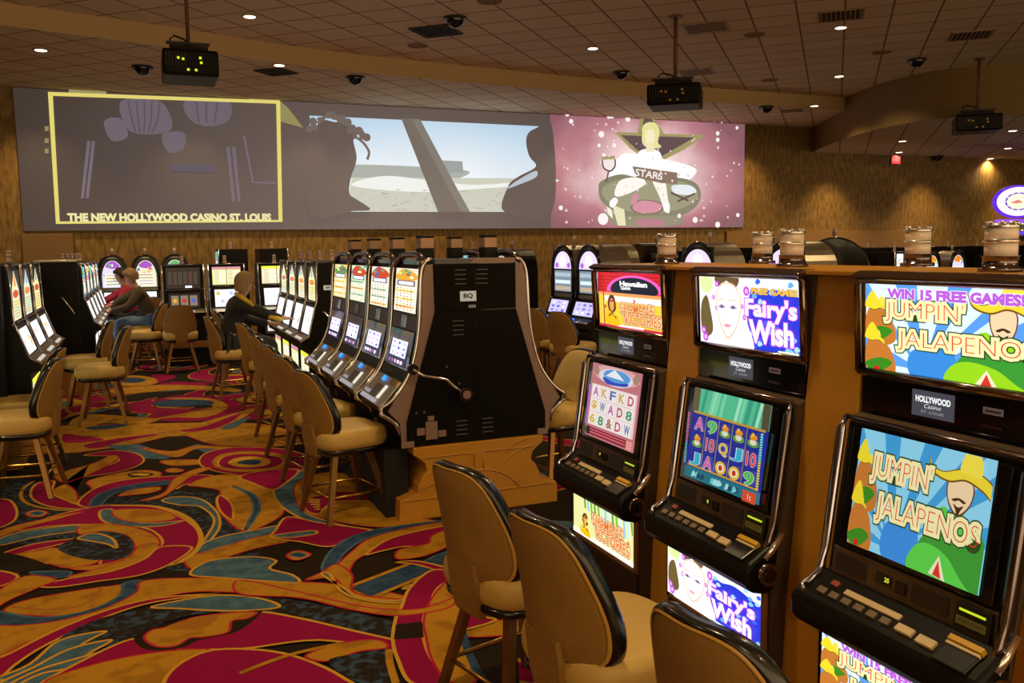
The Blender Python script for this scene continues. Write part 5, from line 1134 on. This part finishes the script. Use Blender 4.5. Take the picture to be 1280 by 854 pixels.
# bank D, facing the camera
GD = 'slot machines facing the camera in the middle distance'
upright2(.50, 13.72, -90, 'dark slot machine facing the camera before the lone chair', GD, 401, 'dark', 'reels', None, .56, 1.46, .36, .30)
upright2(1.10, 13.72, -90, 'slot machine with two column pale pay table facing the camera, behind the black jacket player', GD, 404, 'sheet', 'white', 'reels', .50, 1.46, .36, .26)
upright2(1.82, 13.72, -90, 'slot machine with yellow topped pay table facing the camera, right of the black jacket player', GD, 407, 'sheet', 'white', 'reels', .54, 1.46, .36, .26)
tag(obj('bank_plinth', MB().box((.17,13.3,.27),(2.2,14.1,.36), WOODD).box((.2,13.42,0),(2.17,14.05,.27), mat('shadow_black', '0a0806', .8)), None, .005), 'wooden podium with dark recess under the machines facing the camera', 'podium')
for i, x in enumerate((1.35, 1.98)):
    upright2(x, 15.3, 180 if i == 0 else 0, ('black backed slot machine with lamps on top behind the pay table machines','black slot machine with a bright corner behind the yellow pay table machine')[i], 'slot machines behind the pay table machines', 431+i, 'band', 'white', None, .7, 1.68, .3, .3)

# ================================================================== ROUND TOP MACHINES
def round_top(x, y, facing, label, group, seed, w=.52, h=1.66, z0=.3, art='arch', hood=SILV, blue=False, depth=.5, lit=True):
    t = thing('slot_machine', label, 'slot machine', (x, y, z0), math.radians(facing+90), group); H = h-z0; hw = w/2; za = H-hw
    k = 'rt_%.2f_%.2f_%.2f_%s' % (w, H, depth, hood.name); n = 16
    def out(r, z=za, o=0): return [(r*math.cos(PI*i/n), z+r*math.sin(PI*i/n)) for i in range(n+1)]
    part('hood', k+'h', lambda: MB().prism([(hw,H*.52)]+out(hw)+[(-hw,H*.52)], -.16, depth-.25, hood, 'y'), t, .006)
    part('front_rim', k+'r', lambda: MB().tube([(hw-.012,-.17,H*.52)]+[(a_*.95,-.17,b_-.005) for a_, b_ in out(hw)]+[(-hw+.012,-.17,H*.52)], .022, BLACKG, 8), t)
    part('cabinet', k+'c', lambda: MB().prism([(-.16,H*.52),(-.2,H*.5),(-.27,H*.36),(-.36,H*.33),(-.35,H*.28),(-.28,H*.25),(-.28,0),(depth-.25,0),(depth-.25,H*.52)], -hw, hw, BLACK), t, .004)
    if lit:
        a = face_art(w-.06, H-.05-H*.56, seed, art); 
        a.back(.004).put('arched_glass', t, (-.166, H*.56), (-.166, H-.05))
        face_art(w-.12, .17, seed+1, 'blue' if blue else 'white').back(.004).put('reel_screen', t, (-.262, H*.38), (-.205, H*.38+.16))
        part('spin_button', k+('b' if blue else 'w'), lambda: MB().lathe([(.03,H*.335),(.028,H*.35),(.001,H*.356)], -.12, -.32, glow('2a80ff' if blue else 'fff0e0', 1.4), 12).lathe([(.02,H*.335),(.001,H*.35)], .05, -.32, glow('2a80ff' if blue else 'fff0e0', 1.2), 12), t)
        part('deck_trim', k+'d', lambda: MB().tube([(-hw,-.35,H*.33),(hw,-.35,H*.33)], .012, CHROME, 8), t)
    part('signal_light', k+'s', lambda: MB().lathe([(.012,H-.01),(.012,H+.03),(.026,H+.035),(.024,H+.07),(.028,H+.075),(.024,H+.08),(.024,H+.11),(.01,H+.12)], 0, 0, mat('rose_grey_lens', 'b49c90', .25), 12), t)
    return t
for x, l, s in ((-.5,'round topped slot machine with pale green glass behind the player in red',501), (.01,'middle round topped slot machine with orange crest against the back wall',504), (.48,'round topped slot machine whose glass peeks over the dark slot machine',507)):
    round_top(x, 16.25, -90, l, 'round topped slot machines against the back wall at left', s, .42, 1.6, .35)
tag(obj('bank_plinth', MB().box((-.85,15.95,0),(.8,16.7,.35), WOODD), None, .006), 'wooden podium under the round topped machines by the back wall', 'podium')
GG = 'round topped slot machines right of the middle bank'
round_top(5.05, 9.98, 180, 'round topped machine with blue buttons and two chairs, the left one', GG, 511, .62, 1.66, .3, 'archblue', SILV, True)
round_top(5.05, 9.28, 180, 'round topped machine with blue buttons and two chairs, the right one, partly hidden', GG, 514, .62, 1.66, .3, 'archblue', SILV, True)
round_top(6.5, 11.5, 180, 'round topped slot machine peeking over the left end of the wooden shelf', 'round topped slot machines peeking over the shelf', 517, .62, 1.66, .3, 'archblue', SILV, True)
round_top(4.75, 11.3, 180, 'slot machine with cream round glass just right of the black end panel', GG, 520, .62, 1.62, .3, 'arch', BLACK)
upright2(4.5, 12.1, 180, 'black sided slot machine at the right edge of the black end panel', GG, 523, 'band', 'white', None, .6, 1.62, .3, .3)
tag(obj('bank_plinth', MB().box((4.75,8.9,0),(5.6,10.35,.3), WOODD), None, .006), 'wooden podium under the machines with blue lit buttons', 'podium')
GH_ = 'round topped slot machines peeking over the shelf'
round_top(7.3, 11.62, 0, 'black backed round hood between the first signal light and the round glasses', GH_, 0, 1.0, 1.68, .3, 'arch', BLACKG, lit=False, depth=.6)
round_top(5.85, 8.2, 180, 'round topped slot machine with white and red arch between two signal lights on the shelf', GH_, 531, .66, 1.67, .3, 'archblue', SILV)
round_top(6.35, 7.35, 180, 'round topped slot machine with yellow rim behind the signal light of the pale woman machine', GH_, 534, .66, 1.67, .3, 'archblue', SILV)
round_top(7.4, 7.95, 45, 'large black arched machine back right of the pale woman machine signal light', GH_, 0, .80, 1.70, .3, 'arch', BLACKG, lit=False, depth=.5)
upright2(7.2, 10.2, 180, 'dark slot machine cabinet seen over the shelf left of the white and red arch', 'dark cabinets seen over the shelf', 541, None, 'white', None, .7, 1.56, .3, .3)
upright2(7.3, 8.9, 0, 'dark slot machine cabinet seen over the shelf right of the white and red arch', 'dark cabinets seen over the shelf', 544, None, 'white', None, .8, 1.6, .3, .3)
# far row at right
GM = 'small bright slot machines far behind the shelf at right'
for px, kind, l, s in ((1117,'white','small square white glass slot machine far right of the arch machines',551), (1137,'arch','small yellow green glass slot machine far away over the shelf',554), (1158,'arch','small blue domed slot machine far away over the shelf',557), (1190,'arch','small yellow domed slot machine left of the large right signal light',560), (1252,'arch','small slot machine right of the large right signal light',563)):
    p = at(px, 316, y=13.9)
    if kind == 'white': upright2(p.x, 13.9, -90, l, GM, s, 'white', 'white', None, .42, 1.44, .0, .3)
    else: round_top(p.x, 13.9, -90, l, GM, s, .44, 1.44, .0)
for i, px in enumerate((1085, 1118, 1152, 1186, 1222, 1262)):
    p = at(px, 314, y=15.2); upright2(p.x, 15.2, 90, 'dark slot machine back in the farthest row at right, %s from the left' % ('first','second','third','fourth','fifth','sixth')[i], 'dark machine backs in the farthest row at right', 571+i, None, 'white', None, .72, 1.52, .0, .3)
# wheel sign
wc_ = at(1272, 252, y=14.6); ws = thing('wheel_sign', 'purple and white lit wheel sign on a pole at the right edge', 'sign', (wc_.x, 14.6, 0), math.radians(-35))
zz = wc_.z
n = 32
dsk = MB().loft([[(r*math.cos(2*PI*i/n), y_, zz+r*.72*math.sin(2*PI*i/n)) for i in range(n)] for r, y_ in ((.30,.12),(.50,.12),(.54,.05),(.54,-.02),(.42,-.06))], glow('6a30e0', 1.0)); obj('wheel_rim', dsk, ws)
wa = MB()
wa.loft([[(r*math.cos(2*PI*i/n), -.062, zz+r*.72*math.sin(2*PI*i/n)) for i in range(n)] for r in (.47,.29)], glow('f4ecff', 1.2), False, smooth=False); obj('wheel_ring', wa, ws)
wb = MB()
for i in range(24): t_ = 2*PI*i/24; wb.tube([(.27*math.cos(t_),-.07,zz+.2*math.sin(t_)),(.27*math.cos(t_),-.08,zz+.2*math.sin(t_))], .014, BLACKG if i % 2 else glow('fff0c0',1.2), 8)
obj('bulb', wb, ws)
obj('wheel_face', MB().prism([(.25*math.cos(2*PI*i/n), zz+.18*math.sin(2*PI*i/n)) for i in range(n)], -.075, -.06, glow('fff4d8', 1.1), 'y').prism([(-.18,zz-.03),(-.02,zz+.04),(.1,zz-.02),(-.04,zz-.05)], -.08, -.0755, glow('e88070', 1.0), 'y'), ws)
obj('upper_letter_band', MB().box((-.46,-.07,zz-.52),(.5,.07,zz-.41), glow('9048e8', 1.1)), ws, .01)
obj('display_band', MB().box((-.50,-.06,zz-.66),(.5,.06,zz-.53), BLACKG).box((-.48,-.075,zz-.63),(-.40,-.061,zz-.56), glow('ff9020',1.2)).box((-.39,-.075,zz-.63),(-.29,-.061,zz-.56), glow('e02020',1.2)).box((-.27,-.075,zz-.63),(-.2,-.061,zz-.56), glow('f8e020',1.1)).box((-.19,-.075,zz-.63),(-.09,-.061,zz-.56), glow('f01838',1.2)), ws)
bb = MB()
for i in range(11):
    for z_ in (zz-.525, zz-.675): bb.box((-.52+i*.1,-.075,z_-.012),(-.47+i*.1,-.06,z_+.012), glow('ffe8a0',1.3))
obj('bulb_row', bb, ws); obj('lower_band', MB().box((-.40,-.06,zz-.78),(.42,.06,zz-.70), glow('5030e0', 1.1)), ws, .01)
obj('bowl', MB().lathe([(.05,zz-.98),(.16,zz-.92),(.24,zz-.82),(.26,zz-.78)], 0, 0, SILV, 20), ws); obj('pole', MB().tube([(0,0,0),(0,0,zz-.95)], .04, DCHROME, 12), ws)

# ================================================================== PEOPLE
SKIN = mat('skin', 'b98062', .55)
def skin_mesh(name, verts, edges, root, m, parent, levels=1):
    me = bpy.data.meshes.new(name); me.from_pydata([v[0] for v in verts], edges, []); me.materials.append(m)
    o = bpy.data.objects.new(name, me); C.objects.link(o)
    sk = o.modifiers.new('skin', 'SKIN'); sk.use_smooth_shade = True
    if not me.skin_vertices: 
        pass
    lay = me.skin_vertices[0].data
    for i, v in enumerate(verts):
        r = v[1]; lay[i].radius = r if isinstance(r, tuple) else (r, r); lay[i].use_root = (i == root)
    sub = o.modifiers.new('sub', 'SUBSURF'); sub.levels = levels; sub.render_levels = levels+1
    dg = bpy.context.evaluated_depsgraph_get(); dg.update()
    nm_ = bpy.data.meshes.new_from_object(o.evaluated_get(dg)); nm_.name = name
    bpy.data.objects.remove(o); nm_.polygons.foreach_set('use_smooth', [True]*len(nm_.polygons))
    return link(name, nm_, parent)
def person(x, y, facing, label, shirt, pants, hairc, hl, lean=.1, reach=None, trim=None, headturn=0):
    """seated figure; faces local +y, seat height .56"""
    t = thing('person', label, 'person', (x, y, 0), math.radians(facing-90))
    L = lean; sh = (0, -.04+L, 1.07)
    hd = Vector((0, .02+L*1.25, 1.27))
    hnd = {}
    V = [((0,-.05,.64),(.12,.09)), ((0,-.06+L*.35,.78),(.115,.09)), ((0,-.05+L*.75,.95),(.135,.09)), ((0,-.05+L,1.05),(.10,.07)), ((0,-.03+L*1.05,1.13),.052), ((0,.0+L*1.15,1.19),.058), ((hd.x,hd.y,hd.z),(.076,.088)), ((hd.x,hd.y-.005,hd.z+.07),(.068,.078))]
    E_ = [(i, i+1) for i in range(7)]
    for s_ in (-1, 1):
        b = len(V); r_ = reach if (reach and s_ == 1) else (.17*s_, .36+L, .80)
        el = (s_*.25, .08+L, .86) if not (reach and s_ == 1) else (s_*.24, .22+L, .93)
        V += [((s_*.165,-.04+L,1.045),.048), (el,.040), ((r_[0],r_[1],r_[2]),.027), ((r_[0],r_[1]+.05,r_[2]-.005),(.034,.016))]
        E_ += [(3,b),(b,b+1),(b+1,b+2),(b+2,b+3)]
        hnd[s_] = Vector((r_[0],r_[1]+.07,r_[2]-.01))
        # five short fingers
        for j in range(4):
            f0 = len(V); fx = r_[0]+(-.024+.016*j); ln = (.05,.058,.054,.042)[j]
            V += [((fx,r_[1]+.085,r_[2]-.006),.009), ((fx,r_[1]+.085+ln*.6,r_[2]-.014),.008), ((fx,r_[1]+.085+ln,r_[2]-.034),.0065)]; E_ += [(b+3,f0),(f0,f0+1),(f0+1,f0+2)]
        f0 = len(V); V += [((r_[0]-s_*.035,r_[1]+.045,r_[2]-.01),.010), ((r_[0]-s_*.05,r_[1]+.08,r_[2]-.02),.0085)]; E_ += [(b+2,f0),(f0,f0+1)]
        b = len(V); V += [((s_*.10,.02,.63),(.095,.085)), ((s_*.12,.40,.62),.062), ((s_*.12,.40,.40),.052), ((s_*.12,.37,.20),.036), ((s_*.12,.44,.165),(.038,.03)), ((s_*.12,.56,.155),(.04,.022))]
        E_ += [(0,b),(b,b+1),(b+1,b+2),(b+2,b+3),(b+3,b+4),(b+4,b+5)]
    body = skin_mesh('body', V, E_, 0, SKIN, t)
    # face
    fm = MB(); fc = Vector((hd.x, hd.y+.085, hd.z))
    fm.loft([[(fc.x+w_*math.cos(2*PI*i/8), fc.y+d_, fc.z-.02+zz_*1+ .5*w_*math.sin(2*PI*i/8)) for i in range(8)] for w_, d_, zz_ in ((.016,-.01,-.004),(.012,.012,-.008),(.005,.02,-.006))], SKIN)
    for s_ in (-1, 1):
        obj('ear', MB().loft([[(fc.x+s_*.078+.006*s_*k_, fc.y-.085+.018*math.cos(2*PI*i/8), fc.z+.028*math.sin(2*PI*i/8)) for i in range(8)] for k_ in (0, 1, 2)], SKIN), body)
    obj('nose', fm, body)
    for s_ in (-1, 1): obj('eye', MB().loft([[(fc.x+s_*.03+r_*math.cos(2*PI*i/8), fc.y-.006+d_, fc.z+.018+.6*r_*math.sin(2*PI*i/8)) for i in range(8)] for r_, d_ in ((.012,-.012),(.011,.002),(.003,.005))], mat('eye_dark', '2a1c14', .3)), body)
    em = MB().loft([[(fc.x+.024*k_*math.cos(2*PI*i/8), fc.y-.008+d_, fc.z-.052+.007*k_*math.sin(2*PI*i/8)) for i in range(8)] for k_, d_ in ((1,-.01),(1,.003),(.3,.006))], mat('lip', '9a5448', .5))
    obj('mouth', em, body)
    hm = MB(); rings = []
    for j in range(9):
        a_ = PI*j/8*.62; rings.append([(hd.x+.108*math.sin(a_)*math.cos(2*PI*i/16)+.0, hd.y-.012+(.122*math.sin(a_)*math.sin(2*PI*i/16))*(1 if math.sin(2*PI*i/16) < 0 else .88), hd.z+.035+.122*math.cos(a_)+(.055 if math.sin(2*PI*i/16) > .3 and j > 5 else 0) - (hl if math.sin(2*PI*i/16) < .3 and j == 8 else 0)) for i in range(16)])
    rings[0] = [(p[0]*1, p[1], p[2]) for p in rings[0]]
    hm.loft(rings[::1], mat('hair_'+hairc, hairc, .75, noise=.3, nscale=60), False); obj('hair', hm, t)
    JM = mat('jacket_'+shirt, shirt, .8, noise=.15, nscale=30, bump=.2)
    V = [((0,-.05,.60),(.165,.135)), ((0,-.06+L*.35,.78),(.155,.13)), ((0,-.05+L*.75,.95),(.175,.13)), ((0,-.05+L,1.07),(.155,.115)), ((0,-.03+L,1.13),(.085,.08))]; E_ = [(0,1),(1,2),(2,3),(3,4)]
    for s_ in (-1, 1):
        r_ = reach if (reach and s_ == 1) else (.17*s_, .36+L, .80); el = (s_*.25, .08+L, .86) if not (reach and s_ == 1) else (s_*.24, .22+L, .93)
        b = len(V); V += [((s_*.18,-.04+L,1.055),.085), (el,.066), ((r_[0]*.98,r_[1]-.02,r_[2]),.046)]; E_ += [(3,b),(b,b+1),(b+1,b+2)]
    skin_mesh('jacket', V, E_, 0, JM, t)
    if trim:
        r_ = reach; el = Vector((.24,.22+L,.93)); w_ = Vector(r_); s0 = Vector((.2,-.04+L,1.12))
        tm = MB()
        p_ = [Vector((.03,-.07+L,1.175)), s0+Vector((.0,0,.012)), Vector((.27,.06+L,1.045))]
        tm.tube(p_, [.022,.03,.018], mat('yellow_stripe', 'c8a020', .7), 8); obj('yellow_stripe', tm, t); tm = MB(); tm.tube([el+Vector((.05,.0,-.015)), (el+w_)/2+Vector((.045,0,-.02)), w_+Vector((.038,-.04,-.012))], [.022,.03,.026], mat('yellow_stripe', 'c8a020', .7), 8)
        obj('yellow_stripe', tm, t)
    PM = mat('trousers_'+pants, pants, .8, noise=.15)
    V = [((0,-.05,.64),(.16,.115))]; E_ = []
    for s_ in (-1, 1):
        b = len(V); V += [((s_*.10,.02,.63),(.105,.092)), ((s_*.12,.42,.625),.078), ((s_*.12,.42,.40),.066), ((s_*.12,.39,.23),.056)]; E_ += [(0,b),(b,b+1),(b+1,b+2),(b+2,b+3)]
    skin_mesh('trousers', V, E_, 0, PM, t)
    for s_ in (-1, 1):
        sm = MB().loft([[(s_*.12+w_*math.cos(2*PI*i/12), y_, z_+h_*math.sin(2*PI*i/12)) for i in range(12)] for y_, w_, z_, h_ in ((.34,.038,.17,.045),(.36,.046,.17,.055),(.45,.048,.165,.05),(.55,.05,.15,.036),(.60,.04,.145,.026),(.615,.015,.142,.012))], mat('shoe_black', '14100e', .4))
        obj('shoe', sm, t)
    return t
person(.86, 10.22, 8, 'person in black jacket with yellow stripes and blond hair, reaching to a slot machine', '16140f', '2a2622', '8a7048', .06, .13, (.14,.56,.88), True)
person(.0, 14.12, 180, 'person in a brown jacket and blue jeans leaning towards a slot machine at left', '4a3a22', '5a708c', '8a6a48', .01, .16, (.18,.50,.86))
person(-.2, 15.0, 180, 'person in a red shirt with short dark hair seated beyond the brown jacket', 'a01830', '2a2622', '2a1a10', .0, .12, (.18,.50,.86))

# ================================================================== LIGHT
w = bpy.data.worlds.new('world'); bpy.context.scene.world = w; w.use_nodes = True; bg_ = w.node_tree.nodes['Background']; bg_.inputs[0].default_value = (*lin('ffdda4'), 1); bg_.inputs[1].default_value = 1.75
def spot(x, y, z, e, ang=110, blend=.8, col='ffdda4', r=.08, tx=0, ty=0, tz=-1):
    l = bpy.data.lights.new('downlight_beam', 'SPOT'); l.energy = e; l.spot_size = math.radians(ang); l.spot_blend = blend; l.color = lin(col); l.shadow_soft_size = r
    o = bpy.data.objects.new('downlight_beam', l); C.objects.link(o); o.location = (x, y, z); o.rotation_euler = Vector((tx, ty, tz)).to_track_quat('-Z', 'Y').to_euler(); return o
for (p, z, l) in LIGHTS:
    q = at(*p, z=z); spot(q.x, q.y, z-.03, 270 if z > 4 else 140, 140)
# unseen downlights added to light the room, beyond the view
for x, y in ((-3.5,3.5),(1.3,2.6),(5.5,3.0),(-2.6,8.6),(2.4,7.4),(9.5,4.5),(1.0,-2.2),(-4,-2),(6,-2),(13,6)):
    spot(x, y, Z_UP-.03, 330, 140)
    t = thing('ceiling_downlight', 'unseen recessed ceiling downlight added to light the rest of the room', 'ceiling light', (x, y, Z_UP), 0, 'unseen recessed ceiling downlights added for light'); part('trim_ring', 'dl', downlight_mesh, t); part('lamp', 'dll', lamp_mesh, t)
# wall washers under the screen and along the wall
for x in (-4.2,-1.6,.9,3.0,4.3,6.2,8.6,10.9,13.4,16.0,19.2,22.5):
    zt_ = Z_LOW if x < 15.4 else Z_SOF
    spot(x, 16.55, zt_-.04, 190, 84, 1.0, 'ffd390', .05, 0, .25, -1)

for (x0_, y0_, x1_, y1_, z_, l) in ((-1.9,6.2,-1.2,6.9,.2,'low plinth under the slot machine at the left edge'), (1.0,14.95,2.35,15.65,.3,'low plinth under the two black machines behind the pay table machines'),
    (4.2,11.0,5.05,12.45,.3,'low plinth under the black sided machine right of the end panel'), (6.2,11.15,6.85,11.85,.3,'low plinth under the round topped machine left of the shelf'), (7.0,11.1,7.65,12.1,.3,'low plinth under the black backed round hood'),
    (5.5,7.8,6.2,8.55,.3,'low plinth under the machine with white and red arch'), (6.0,7.0,6.7,7.7,.3,'low plinth under the yellow rimmed round machine'), (7.0,7.55,7.8,8.35,.3,'low plinth under the large black arched machine'), (7.0,9.8,7.55,10.6,.3,'low plinth under the dark cabinet left of the white and red arch'), (6.9,8.45,7.55,9.35,.3,'low plinth under the dark cabinet right of the white and red arch')):
    tag(obj('bank_plinth', MB().box((x0_,y0_,0),(x1_,y1_,z_-.001), WOODD), None, .01), l, 'podium')
